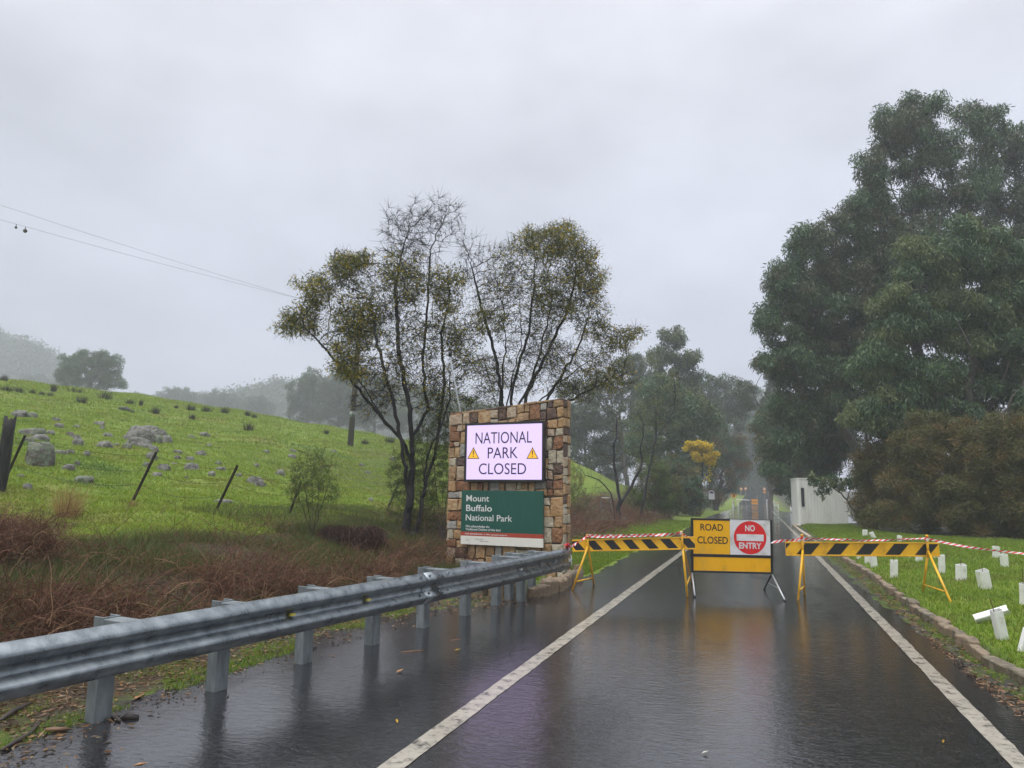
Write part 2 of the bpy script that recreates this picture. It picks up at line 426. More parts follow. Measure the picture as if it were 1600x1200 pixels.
def mix(a, b, f, mode='MIX'):
    x = N.new('ShaderNodeMix'); x.data_type = 'RGBA'; x.blend_type = mode
    for s, v in ((0, f), (6, a), (7, b)):
        if hasattr(v, 'is_linked') or hasattr(v, 'links'): L.new(v, x.inputs[s])
        else: x.inputs[s].default_value = v if s == 0 else (*v, 1)
    return x.outputs[2]
grass = mix(g1.outputs[0], g2.outputs[0], .5)
g3 = ramp_node(N, [(.3,(.55,.55,.5)),(.7,(1.3,1.25,1.2))]); L.new(n3.outputs['Fac'], g3.inputs[0])
grass = mix(grass, g3.outputs[0], .8, 'MULTIPLY')
br = ramp_node(N, [(.3,(.030,.022,.014)),(.5,(.060,.038,.022)),(.62,(.055,.065,.018)),(.75,(.10,.065,.035))]); L.new(n2.outputs['Fac'], br.inputs[0])
soil = mix(br.outputs[0], g3.outputs[0], .8, 'MULTIPLY')
gv = ramp_node(N, [(.25,(.025,.024,.022)),(.45,(.06,.057,.05)),(.55,(.06,.09,.015)),(.7,(.10,.17,.018))]); L.new(n2.outputs['Fac'], gv.inputs[0])
grav = mix(gv.outputs[0], g3.outputs[0], .9, 'MULTIPLY')
fo = ramp_node(N, [(.3,(.025,.022,.012)),(.55,(.045,.045,.018)),(.75,(.06,.075,.02))]); L.new(n2.outputs['Fac'], fo.inputs[0])
c = mix(grass, soil, attr('soil').outputs['Fac']); c = mix(c, grav, attr('gravel').outputs['Fac']); c = mix(c, fo.outputs[0], attr('forest').outputs['Fac'])
L.new(c, B.inputs['Base Color']); B.inputs['Roughness'].default_value = .75; B.inputs['Specular IOR Level'].default_value = .25
bb = bump_node(N, L, n3.outputs['Fac'], .8, .03); bb2 = bump_node(N, L, n2.outputs['Fac'], .6, .12, bb.outputs[0]); L.new(bb2.outputs[0], B.inputs['Normal'])
ground = mesh_np('ground', V, F, m, None, True); tag(ground, kind='structure')
X, Y = V[:,0], V[:,1]; U = -X
wob = .5*np.sin(1.1*Y+.6*X)+.35*np.sin(2.3*Y-1.7*X)+.2*np.sin(5*Y+3*X)
soil_w = ss(4.2, 4.9, U)*(1-ss(9.2, 11, U+wob))*(1-ss(46, 60, Y))
soil_w = np.maximum(soil_w*np.where((Y > 13.8) & (U < 6.2+.5*wob), 0.15, 1), 0)
grav_w = np.where(X > 0, ss(1.3, 1.6, X)*(1-ss(2.05, 2.3, X+.1*wob)), ss(2.6, 3.2, U)*(1-ss(4.6, 5.0, U+.3*wob))*(1-ss(12, 14, Y)))
THX = np.interp(Y, [-40,20,29,34,38,60], [30,14,8.6,4.4,4.2,3.0])
fr = np.where(X > 0, ss(-1, 1.2, X-THX+.4*wob), 0)
fl = np.where(U > 0, ss(22, 32, Y)*(1-ss(11+.25*Y, 15+.3*Y, U+wob*2)), 0)*ss(4.9, 6.2, U+.6*wob)
q = ((U-75)*17+(Y-45)*61)/63.3
fl = np.maximum(fl, ss(25, 50, q)*ss(4.6, 7, U))
fl = fl*(1-np.clip(1.5*np.exp(-((U-16)/7)**2-((Y-52)/17)**2), 0, 1))
forest_w = np.clip(np.maximum(fr, fl), 0, 1)
for nm, w in (('soil', soil_w), ('gravel', grav_w), ('forest', forest_w)):
    a = ground.data.attributes.new(nm, 'FLOAT', 'POINT'); a.data.foreach_set('value', np.clip(w, 0, 1).astype(np.float32))

# wet asphalt
def wet_asphalt(name, paint=None):
    m, N, L, B, O = newmat(name)
    big = noise_node(N, L, .55, 4, .55, 'World', (1.6,.5,1)); fine = noise_node(N, L, 120, 3, .7, 'World'); mid = noise_node(N, L, 5, 5, .6, 'World')
    vo = N.new('ShaderNodeTexVoronoi'); vo.inputs['Scale'].default_value = 95; g = N.new('ShaderNodeNewGeometry'); L.new(g.outputs['Position'], vo.inputs['Vector'])
    agg = ramp_node(N, [(.0,(.003,.003,.0035)),(.5,(.009,.0088,.010)),(.9,(.045,.043,.045))]); L.new(vo.outputs['Color'], agg.inputs[0])
    md = ramp_node(N, [(.3,(.62,.60,.62)),(.7,(1.25,1.2,1.2))]); L.new(mid.outputs['Fac'], md.inputs[0])
    x = N.new('ShaderNodeMix'); x.data_type = 'RGBA'; x.blend_type = 'MULTIPLY'; x.inputs[0].default_value = 1; L.new(agg.outputs[0], x.inputs[6]); L.new(md.outputs[0], x.inputs[7])
    col = x.outputs[2]
    if paint:
        wn = noise_node(N, L, 9, 8, .75, 'World'); wr = ramp_node(N, [(.34,(0,0,0)),(.50,(1,1,1))]); L.new(wn.outputs['Fac'], wr.inputs[0])
        pn = ramp_node(N, [(.3,tuple(c*.72 for c in paint)),(.7,paint)]); L.new(mid.outputs['Fac'], pn.inputs[0])
        y = N.new('ShaderNodeMix'); y.data_type = 'RGBA'; L.new(wr.outputs[0], y.inputs[0]); L.new(col, y.inputs[6]); L.new(pn.outputs[0], y.inputs[7]); col = y.outputs[2]
    L.new(col, B.inputs['Base Color'])
    B.inputs['Roughness'].default_value = .6; B.inputs['Specular IOR Level'].default_value = .05
    B.inputs['IOR'].default_value = 1.45
    # film of water: its depth varies, so do gloss and ripple
    film = N.new('ShaderNodeMapRange'); film.inputs['From Min'].default_value = .24; film.inputs['From Max'].default_value = .44; L.new(big.outputs['Fac'], film.inputs['Value'])
    cw = N.new('ShaderNodeMapRange'); cw.inputs['To Min'].default_value = .55 if not paint else .2; cw.inputs['To Max'].default_value = 1.0 if not paint else .7; L.new(film.outputs[0], cw.inputs['Value'])
    L.new(cw.outputs[0], B.inputs['Coat Weight'])
    cr_ = N.new('ShaderNodeMapRange'); cr_.inputs['To Min'].default_value = .14; cr_.inputs['To Max'].default_value = .015; L.new(film.outputs[0], cr_.inputs['Value'])
    L.new(cr_.outputs[0], B.inputs['Coat Roughness']); B.inputs['Coat IOR'].default_value = 2.0
    rip = noise_node(N, L, 15, 3, .6, 'World', (.8,1.5,1), .6); rip2 = noise_node(N, L, 75, 3, .6, 'World', (1,1.3,1), .3)
    flow = noise_node(N, L, 3.2, 4, .6, 'World', (.6,1.7,1), .8); b0_ = bump_node(N, L, flow.outputs['Fac'], .3, .008)
    b1 = bump_node(N, L, rip.outputs['Fac'], .45, .007, b0_.outputs[0]); b2 = bump_node(N, L, rip2.outputs['Fac'], .5, .0017, b1.outputs[0])
    L.new(b2.outputs[0], B.inputs['Coat Normal'])
    b3 = bump_node(N, L, vo.outputs['Distance'], .5, .004, b1.outputs[0]); L.new(b3.outputs[0], B.inputs['Normal'])
    return m
asphalt = wet_asphalt('wet_asphalt'); paintmat = wet_asphalt('worn_white_line', (.42,.385,.32))
RV = graded([(-35,0,2),(0,24,.12),(24,60,.5),(60,100,1),(100,260,3)])
def zroad(y): return rise(y)
rows = []
for y in RV:
    near = 1 if y < 60 else .3
    l = left_edge(y)+near*(.05*math.sin(y*3.1)+.035*math.sin(y*7.7+1)+.025*math.sin(y*17)); r_ = right_edge(y)+near*(.035*math.sin(y*2.7+2)+.025*math.sin(y*6.1)+.02*math.sin(y*15))
    rows.append([(l+(r_-l)*k/8, y, zroad(y)+.004) for k in range(9)])
V = np.array(rows).reshape(-1,3); nr = len(RV); ii, jj = np.meshgrid(np.arange(8), np.arange(nr-1)); b0 = (jj*9+ii).ravel()
road = mesh_np('road', V, np.stack([b0, b0+1, b0+10, b0+9], -1), asphalt, None, True); tag(road, kind='structure')
def line(name, vs, xs, w):
    ys = np.array([y for y in RV if vs[0] <= y <= vs[-1]]); x = np.interp(ys, vs, xs)
    e = np.array([.010*mnoise.noise(Vector((y*3,xs[0],0)))+.008*mnoise.noise(Vector((y*11,xs[0],3))) for y in ys])
    V = np.concatenate([np.stack([x-w/2+e, ys, zroad(ys)+.008], -1), np.stack([x+w/2-e[::-1], ys, zroad(ys)+.008], -1)]); k = len(ys); i = np.arange(k-1)
    o = mesh_np(name, V, np.stack([i, i+k, i+k+1, i+1], -1), paintmat, None, True); tag(o, kind='structure')
line('edge_line', [-20,20,50,76], [-2.08,-2.1,-2.3,-2.75], .15)
line('edge_line', [-20,12,30,46,80,120], [1.46,1.44,1.42,1.40,1.25,1.1], .14)
line('centre_line', [135,160,200,245], [-.2,-.4,-.7,-1.0], .16)

# far hills, closed forest cover seen through rain
def ridge(name, pts, y_off, depth, seed):
    """a wooded hill: crest points (x,y,z), sloping down to both sides, with crowns as bumps"""
    r = np.random.default_rng(seed); pts = np.array(pts, float); n = 160; t = np.linspace(0, 1, n); s = np.linspace(0, 1, len(pts))
    C = np.stack([np.interp(t, s, pts[:,k]) for k in range(3)], -1); V = []
    for k, a in enumerate(np.linspace(-1, 1, 60)):
        z = C[:,2]*(1-abs(a)**1.4)
        row = np.stack([C[:,0], C[:,1]+a*depth, z-2], -1); V.append(row)
    V = np.array(V); sh = V.shape
    for i in range(sh[0]):
        for j in range(sh[1]):
            p = V[i,j]
            h = mnoise.noise(Vector(p*.10))*3.2+mnoise.noise(Vector(p*.33))*2.6+mnoise.noise(Vector(p*.9))*1.3
            V[i,j,2] += h; V[i,j,0] += mnoise.noise(Vector(p*.4+5))*1.5
    ii, jj = np.meshgrid(np.arange(sh[1]-1), np.arange(sh[0]-1)); b0 = (jj*sh[1]+ii).ravel()
    o = mesh_np(name, V.reshape(-1,3), np.stack([b0, b0+1, b0+sh[1]+1, b0+sh[1]], -1), hillmat, None, False); tag(o, kind='structure')
    HILLPTS.append(V.reshape(-1,3))
HILLPTS = []
hillmat = mat('hill_forest', [(.020,.032,.016),(.045,.06,.028),(.03,.05,.02)], .3, .9, bump=.8, bscale=1.2, bdist=.6, coord='World')
def HP(px, py, Z): return tuple(P(px, py, Z))
ridge('hills', [HP(-420,470,360), HP(-120,500,360), HP(0,512,360), HP(60,538,360), HP(115,585,360), HP(190,640,360)], 0, 60, 3)
ridge('hills', [HP(180,640,340), HP(300,628,340), HP(380,606,340), HP(455,592,340), HP(560,588,340), HP(680,600,340), HP(800,640,340)], 0, 50, 4)

# ================================================================ GUARDRAIL
galv = mat('galvanised_steel', [(.13,.15,.16),(.22,.245,.26),(.33,.36,.375)], 9, .30, .82, 0, 30, .003, 'World', detail=5, rvar=.12)
galv_post = mat('galvanised_post', [(.11,.125,.13),(.18,.205,.21),(.27,.30,.305)], 9, .5, .35, .3, 40, .004, 'World', (1,1,.35), 8)
grt = thing('guardrail', 'long galvanised W-beam guardrail running beside the wet road to the stone pillar', 'guardrail', H(480,1037,0))
cp = [H(0,1003,.72), H(160,973,.72), H(345,943,.72), H(600,908,.72), H(760,881,.72), H(884,856,.72)]
d0 = cp[0]-cp[1]; cp = [cp[0]+d0/np.linalg.norm(d0)*k for k in (6,3)]+cp
tt = np.array([0]+list(np.cumsum([np.linalg.norm(cp[i+1]-cp[i]) for i in range(len(cp)-1)]))); cpa = np.array(cp)
# smooth the crest line a little (least-squares cubic)
kx = np.polyfit(tt, cpa[:,0], 3); ky = np.polyfit(tt, cpa[:,1], 3)
RL = tt[-1]
def railpt(s): return np.array([np.polyval(kx, s), np.polyval(ky, s), 0.0])
def raildir(s):
    d = railpt(s+.05)-railpt(s-.05); return d/np.linalg.norm(d)
prof = [(-.006,.710),(.004,.721),(.018,.721),(.070,.668),(.079,.655),(.080,.640),(.072,.628),(.012,.588),(.002,.575),(.002,.540),(.012,.527),(.072,.487),(.080,.475),(.079,.460),(.070,.447),(.018,.394),(.004,.391),(-.006,.400)]
S = np.linspace(0, RL, 90); V = []
for s in S:
    p = railpt(s); d = raildir(s); o = np.array([d[1], -d[0], 0])
    V += [p+o*a+np.array([0,0,z]) for a, z in prof]
k = len(prof); F = [(i*k+j, i*k+j+1, (i+1)*k+j+1, (i+1)*k+j) for i in range(len(S)-1) for j in range(k-1)]
rail = mesh_np('rail', V, F, galv, grt, True); sm = rail.modifiers.new('solid', 'SOLIDIFY'); sm.thickness = .004
# lap plates at the joints, bolts, reflectors
def rail_at(px, py):                       # arc length whose crest projects nearest to the pixel column
    c = [(abs(proj(railpt(s)+np.array([0,0,.72]))[0]-px), s) for s in np.linspace(0, RL, 900) if proj(railpt(s))[2] > .5]
    return min(c)[1]
for px in (672,):
    s0 = rail_at(px, 0); V = []
    for s in (s0-.16, s0+.16):
        p = railpt(s); d = raildir(s); o = np.array([d[1], -d[0], 0]); V += [p+o*(a+.006)+np.array([0,0,z+(.004 if z > .6 else 0)]) for a, z in prof]
    q = mesh_np('lap_plate', V, [(j, j+1, k+j+1, k+j) for j in range(k-1)], galv, grt, True); q.modifiers.new('s', 'SOLIDIFY').thickness = .004
for kb, px in enumerate((650, 664, 680, 694)):
    s = rail_at(px, 0); p = railpt(s); d = raildir(s); o = np.array([d[1], -d[0], 0])
    for a, z in ((.060,.690),(.055,.505)):
        MB().tube(p+o*a+np.array([0,0,z]), p+o*(a+.016)+np.array([0,0,z+.008]), .013, n=6).build('bolt', galv, grt)
refl = mat('yellow_reflector', [(.55,.45,.05),(.65,.55,.08)], 20, .3)
for px in (455, 573, 812):
    s = rail_at(px, 0); p = railpt(s); d = raildir(s); o = np.array([d[1], -d[0], 0])
    MB().box(p+o*.022+np.array([0,0,.556]), (.055,.03,.022), (d, o, (0,0,1))).build('reflector', refl if px < 700 else MATS.setdefault('white_refl', mat('white_reflector', (.7,.7,.7), 5, .3)), grt, bevel=.004)
feet = [(160,1128),(345,1080),(480,1037),(587,1008),(666,981),(732,962),(780,946),(800,938),(819,924),(835,917)]
endp = None
for i, (px, py) in enumerate(feet):
    f0 = H(px, py, 0.0); c = [(np.linalg.norm(railpt(s)[:2]-f0[:2]), s) for s in np.linspace(0, RL+.3, 800)]; s = min(c)[1]
    d = raildir(s); o = np.array([d[1], -d[0], 0]); f0 = H(px, py, .0 if i < 8 else .15); b = f0-o*.05; b[2] = 0; s_ = (f0-railpt(s))@d; gap = max(.09, -((f0-railpt(s)-d*s_)@o)-.0)
    lean = 0
    mb = MB(); w = .055; zb = -.12
    # a channel post: web and two flanges
    for (cx, cyy, sx, sy) in ((0,.045,.13,.012),(-.059,-.008,.012,.094),(.059,-.008,.012,.094)):
        mb.box(b+d*cx+o*cyy+np.array([0,0,(.705+zb)/2]), (sx, sy, .705-zb), (d, o, (0,0,1)))
    po = mb.build('post', galv_post, grt, bevel=.004)
    mb = MB()
    for (cx, cyy, sx, sy) in ((0,.052+gap/2,.135,gap-.004),):
        mb.box(b+d*cx+o*cyy+np.array([0,0,.545]), (sx, sy, .30), (d, o, (0,0,1)))
    mb.build('blockout', galv_post, grt, bevel=.006)
# posts off the left of the frame carry the near end
for sd in (1.0, 2.0):
    s = max(.2, rail_at(160,0)-sd); d = raildir(s); o = np.array([d[1], -d[0], 0]); b = railpt(s)-o*.155
    if proj(b)[2] > .4: MB().box(b+np.array([0,0,.3]), (.13,.1,.87), (d, o, (0,0,1))).build('post', galv_post, grt, bevel=.01)
p = railpt(RL); d = raildir(RL); o = np.array([d[1], -d[0], 0])
MB().box(p-d*.10+o*.075+np.array([0,0,.535]), (.12,.012,.05), (d, o, (0,0,1))).build('end_bracket', mat('bright_zinc', [(.55,.57,.58),(.7,.72,.73)], 20, .4, .4), grt, bevel=.003)

# ================================================================ STONE PILLAR with its two signs
R0 = H(880,905,0.0); zR = (R0-CPOS)@CF
L0 = P(697,890,zR*1.08); L0[2] = 0; PX = R0-L0; PW = np.linalg.norm(PX); PX = PX/PW; PZ = np.array([0,0,1.0]); PN = np.cross(PX, PZ)
def FC(px, py, off=0.0):
    dd = ray(px, py); o = L0+PN*off; t = ((o-CPOS)@PN)/(dd@PN); p = CPOS+dd*t-o
    return p@PX, p[2]
hl = FC(703,649)[1]; hr = FC(878,624)[1]; TH = .36
stone_cols = [[(.58,.52,.39),(.36,.31,.22)],[(.44,.42,.36),(.26,.24,.21)],[(.48,.31,.15),(.26,.16,.08)],[(.36,.16,.06),(.18,.085,.04)],[(.19,.095,.05),(.085,.05,.035)],[(.065,.05,.048),(.13,.08,.06)],[(.52,.40,.24),(.36,.20,.08)],[(.32,.19,.10),(.44,.35,.25)]]
smats = [mat('stone_%d' % i, [c[0], c[1], c[0]], 5, .5, 0, 1.0, 16, .035, 'World', detail=9, spec=.5, rvar=.2) for i, c in enumerate(stone_cols)]
mortar = mat('dark_mortar', [(.10,.085,.068),(.17,.145,.115)], 18, .8, 0, .6, 40, .01, 'World')
pil = thing('stone_pillar', 'broad entrance pillar of multicoloured squared stone carrying the park signs', 'pillar', (L0+R0)/2-PN*TH/2)
def topz(s): return hl+(hr-hl)*s/PW
core = MB()
o_ = L0+PX*.03-PN*.03; e = PX*(PW-.06); bk = -PN*(TH-.06)
core.add([o_+PZ*-.15, o_+e+PZ*-.15, o_+e+bk+PZ*-.15, o_+bk+PZ*-.15, o_+PZ*(hl-.02), o_+e+PZ*(hr-.02), o_+e+bk+PZ*(hr-.02), o_+bk+PZ*(hl-.02)],
         [(3,2,1,0),(4,5,6,7),(0,1,5,4),(1,2,6,5),(2,3,7,6),(3,0,4,7)])
core.build('mortar_core', mortar, pil)
sr = random.Random(21)
def split(x0, z0, x1, z1, outl):
    w, h = x1-x0, z1-z0; ar = w*h; lim = sr.uniform(.03, .105)*(1.5 if z0 < .55 else 1)
    if (ar < lim and .45 < w/h < 2.1) or (w < .2 and h < .2): outl.append((x0, z0, x1, z1)); return
    if (w > h*1.05 and sr.random() < .85) or w > 1.9*h: c = x0+w*sr.uniform(.34,.66); split(x0, z0, c, z1, outl); split(c, z0, x1, z1, outl)
    else: c = z0+h*sr.uniform(.34,.66); split(x0, z0, x1, c, outl); split(x0, c, x1, z1, outl)
st = MB()
def stone_face(org, xd, nd, w, h0, h1, seed, prot=(.004,.024), corner=False):
    sr.seed(seed); cells = []; Hm = 3.3
    # courses first, then irregular splits inside them
    z = -.15
    rowsz = []
    while z < Hm-.15:
        hgt = sr.uniform(.55,.95); z2 = min(Hm, z+hgt)
        if Hm-z2 < .3: z2 = Hm
        rowsz.append((z, z2)); z = z2
    for (a, b) in rowsz: split(0, a, w, b, cells)
    for (x0, z0, x1, z1) in cells:
        j = lambda: sr.uniform(-.018,.018); g = .008
        q = [(x0+g+j()*(x0 > .01), z0+g+j()), (x1-g+j()*(x1 < w-.01), z0+g+j()), (x1-g+j()*(x1 < w-.01), z1-g+j()), (x0+g+j()*(x0 > .01), z1-g+j())]
        if sr.random() < .3 and z1-z0 > .2:      # knock a corner off
            i = sr.randrange(4); p = q[i]; a_ = q[i-1]; b_ = q[(i+1)%4]; t1, t2 = sr.uniform(.15,.35), sr.uniform(.15,.35)
            q = q[:i]+[(p[0]+(a_[0]-p[0])*t1, p[1]+(a_[1]-p[1])*t1), (p[0]+(b_[0]-p[0])*t2, p[1]+(b_[1]-p[1])*t2)]+q[i+1:]
        n = len(q); hgt = sr.uniform(*prot)*1.25; cx = sum(p[0] for p in q)/n; cz = sum(p[1] for p in q)/n
        def W(p, dep):
            tz = h0+(h1-h0)*p[0]/w; zz = p[1] if p[1] < .6 else .6+(p[1]-.6)*(tz-.6)/(Hm-.6)
            return org+xd*p[0]+nd*dep+PZ*zz
        ins = lambda p, d: (p[0]+(cx-p[0])*d, p[1]+(cz-p[1])*d)
        rings = [[W(p, -.05) for p in q], [W(p, hgt-.014) for p in q], [W(ins(p,.10), hgt+sr.uniform(-.004,.006)) for p in q]]
        vs = sum(rings, [])+[W((cx+j(), cz+j()), hgt+sr.uniform(.0,.012))]
        fs = [(r*n+i, r*n+(i+1)%n, (r+1)*n+(i+1)%n, (r+1)*n+i) for r in range(2) for i in range(n)]+[(2*n+i, 2*n+(i+1)%n, 3*n) for i in range(n)]
        wts = (6,2,6,4,1,.6,6,2) if z0 < 2.6 else (3,1,4,5,3,2.5,4,3)
        st.add(vs, fs, sr.choices(range(8), wts)[0])
stone_face(L0, PX, PN, PW, hl, hr, 5)
stone_face(R0-PN*.0, -PN, PX, TH, hr, hr, 9)
stone_face(L0-PN*TH, PN, -PX, TH, hl, hl, 12)
stone_face(R0-PN*TH, -PX, -PN, PW, hr, hl, 15)
# capping course along the sloping top
n = 9
for i in range(n):
    a, b = PW*i/n+.008, PW*(i+1)/n-.008; sr.random()
    za, zb = topz(a)-.01, topz(b)-.01; hh = sr.uniform(.02,.05)
    p = [L0+PX*a+PN*.02+PZ*za, L0+PX*b+PN*.02+PZ*zb, L0+PX*b-PN*(TH+.02)+PZ*zb, L0+PX*a-PN*(TH+.02)+PZ*za]
    st.prism(p, PZ*hh, sr.choice([2,3,3,4,5,6]))
stw = st.build('stonework', smats, pil, bevel=.006, seg=2)

black_plastic = mat('black_frame', [(.012,.012,.014),(.022,.022,.026)], 30, .35)
def quad_local(c4, off):
    q = [FC(px, py, off) for px, py in c4]
    s0 = (q[0][0]+q[3][0])/2; s1 = (q[1][0]+q[2][0])/2; z1 = (q[0][1]+q[1][1])/2; z0 = (q[2][1]+q[3][1])/2
    return s0, s1, z0, z1
def on_face(s, z, off): return L0+PX*s+PZ*z+PN*off
FRM = (PX, PN, PZ)
s0, s1, z0, z1 = quad_local([(727,660),(851,659),(849,754),(724,752)], .15)
led = thing('message_board', 'lit white electronic message board in a black frame on the pillar', 'message board', on_face((s0+s1)/2, z0, .07))
mb = MB(); fw = .045
mb.box(on_face((s0+s1)/2, (z0+z1)/2, .085), (s1-s0, .07, z1-z0), FRM)
mb.build('housing', black_plastic, led, bevel=.006)
mb = MB()
for (a, b, c, d_) in ((s0, s0+fw, z0, z1), (s1-fw, s1, z0, z1), (s0+fw, s1-fw, z0, z0+fw), (s0+fw, s1-fw, z1-fw, z1)):
    mb.box(on_face((a+b)/2, (c+d_)/2, .136), (b-a, .028, d_-c), FRM)
mb.build('frame', black_plastic, led, bevel=.003)
m, N, L, B, O = newmat('lit_screen')
B.inputs['Base Color'].default_value = (.03,.03,.03,1); B.inputs['Emission Color'].default_value = (.74,.59,1.0,1); B.inputs['Emission Strength'].default_value = .92; B.inputs['Roughness'].default_value = .3
scr = MB().box(on_face((s0+s1)/2, (z0+z1)/2, .1265), (s1-s0-2*fw-.004, .009, z1-z0-2*fw-.004), FRM).build('screen', m, led)
inkm = mat('screen_black', (.02,.012,.03), 5, .6)
for tx, x0, x1, yb, yt in (('NATIONAL',743,831,692.5,675),('PARK',762,809,716,699),('CLOSED',748,822,741,724)):
    a = FC(x0, yb, .131); b = FC(x1, yb, .131); h = FC(x0, yt, .131)[1]-a[1]
    text_obj('lettering', tx, inkm, scr, on_face((a[0]+b[0])/2, (a[1]+b[1])/2, .1315), PX, PZ, height=h/.73*.73 if False else h, width=b[0]-a[0], align='CENTER', bold=0)
amber = newmat('screen_amber'); amber[3].inputs['Base Color'].default_value = (.1,.06,.01,1); amber[3].inputs['Emission Color'].default_value = (1,.55,.03,1); amber[3].inputs['Emission Strength'].default_value = .72
for cx in (739.5, 832):
    a = FC(cx-9.5, 717, .132); b = FC(cx+9.5, 717, .132); tp = FC(cx, 698.5, .132)
    tri = [(a[0], a[1]), (b[0], b[1]), ((a[0]+b[0])/2, tp[1])]
    cxm = sum(p[0] for p in tri)/3; czm = sum(p[1] for p in tri)/3
    o = MB().prism([on_face(p[0], p[1], .1312) for p in tri], PN*.0012).build('warning_triangle', inkm, scr)
    MB().prism([on_face(cxm+(p[0]-cxm)*.82, czm+(p[1]-czm)*.82, .1326) for p in tri], PN*.0012).build('warning_triangle', amber[0], scr)
    hh = tp[1]-a[1]; c0 = (a[0]+b[0])/2; mb = MB()
    mb.prism([on_face(c0+dx*hh, a[1]+dz*hh, .134) for dx, dz in ((-.035,.34),(.035,.34),(.055,.70),(-.055,.70))], PN*.001)
    mb.prism([on_face(c0+dx*hh, a[1]+dz*hh, .134) for dx, dz in ((-.045,.17),(.045,.17),(.045,.26),(-.045,.26))], PN*.001)
    mb.build('exclamation_mark', inkm, scr)

s0, s1, z0, z1 = quad_local([(722,767),(849,766),(848,856),(719,850)], .10)
ps = thing('park_sign', 'dark green park name sign with red band and white foot on the pillar', 'sign', on_face((s0+s1)/2, z0, .06))
green = mat('sign_green', [(.012,.075,.058),(.018,.095,.072),(.014,.085,.06)], 3, .32, coord='World', stretch=(5,5,.4), rvar=.1)
redb = mat('sign_red', [(.36,.055,.03),(.42,.07,.04)], 4, .35); white = mat('sign_white', [(.72,.70,.62),(.78,.76,.69)], 3, .35, coord='World')
hz = z1-z0; zr1 = z0+hz*.232; zr0 = z0+hz*.157
def band(nm, a, b, m): return MB().box(on_face((s0+s1)/2, (a+b)/2, .08), (s1-s0, .04, b-a), FRM).build(nm, m, ps, bevel=.003)
gp = band('name_panel', zr1, z1, green); rp = band('red_band', zr0, zr1, redb); wp = band('white_band', z0, zr0, white)
wl = mat('white_lettering', (.8,.8,.77), 4, .4); gl = mat('grey_lettering', (.28,.30,.27), 4, .5)
sw = s1-s0
def fz(t): return z1-hz*t
text_obj('lettering', 'Mount', wl, gp, on_face(s0+sw*.062, fz(.205), .1005), PX, PZ, height=hz*.115, width=sw*.288, bold=.008)
text_obj('lettering', 'Buffalo', wl, gp, on_face(s0+sw*.062, fz(.385), .1005), PX, PZ, height=hz*.115, width=sw*.325, bold=.008)
text_obj('lettering', 'National Park', wl, gp, on_face(s0+sw*.060, fz(.560), .1005), PX, PZ, height=hz*.112, width=sw*.575, bold=.004)
text_obj('lettering', 'We acknowledge the', wl, gp, on_face(s0+sw*.060, fz(.685), .1005), PX, PZ, height=hz*.040, width=sw*.30, bold=.012)
text_obj('lettering', 'Traditional Owners of this land', wl, gp, on_face(s0+sw*.060, fz(.740), .1005), PX, PZ, height=hz*.040, width=sw*.435, bold=.012)
text_obj('lettering', 'PARK INFORMATION  13 1963  www.parks.vic.gov.au', wl, rp, on_face(s0+sw*.055, zr0+hz*.024, .1005), PX, PZ, height=hz*.026, width=sw*.52, bold=.01)
text_obj('lettering', 'Healthy Parks', gl, wp, on_face(s0+sw*.18, z0+hz*.095, .1005), PX, PZ, height=hz*.020, width=sw*.105)
text_obj('lettering', 'Healthy People', gl, wp, on_face(s0+sw*.24, z0+hz*.062, .1005), PX, PZ, height=hz*.020, width=sw*.115)
mb = MB()   # emblem: a small outlined crest line over a word-sized bar
c0 = s0+sw*.085; zb = z0+hz*.075
arc = [on_face(c0+.04*math.cos(a)*1.0, zb+.008+.03*math.sin(a), .1012) for a in np.linspace(.3, 2.85, 9)]
mb.path(arc, .0018, 4); mb.path([on_face(c0-.035, zb-.004, .1012), on_face(c0+.035, zb-.004, .1012)], .0025, 4); mb.path([on_face(c0-.028, zb+.005, .1012), on_face(c0+.02, zb+.006, .1012)], .002, 4)
mb.build('emblem', gl, wp)
# thin conduit behind the pillar's left edge
mp_ = thing('conduit_mast', 'thin pale conduit mast rising behind the left edge of the stone pillar', 'mast', L0+PX*.05-PN*(TH+.06))
b = L0+PX*.03-PN*(TH+.08); topm = P(703,557,(b-CPOS)@CF)
MB().path([b+PZ*-.1, np.array([b[0], b[1], 3.2]), topm], .02, 8).build('tube', mat('pale_conduit', [(.42,.44,.46),(.5,.52,.54)], 8, .4, .4), mp_, True)
MB().tube(topm, topm+PZ*.12, .035, .03, 10).build('cap', black_plastic, mp_, True)

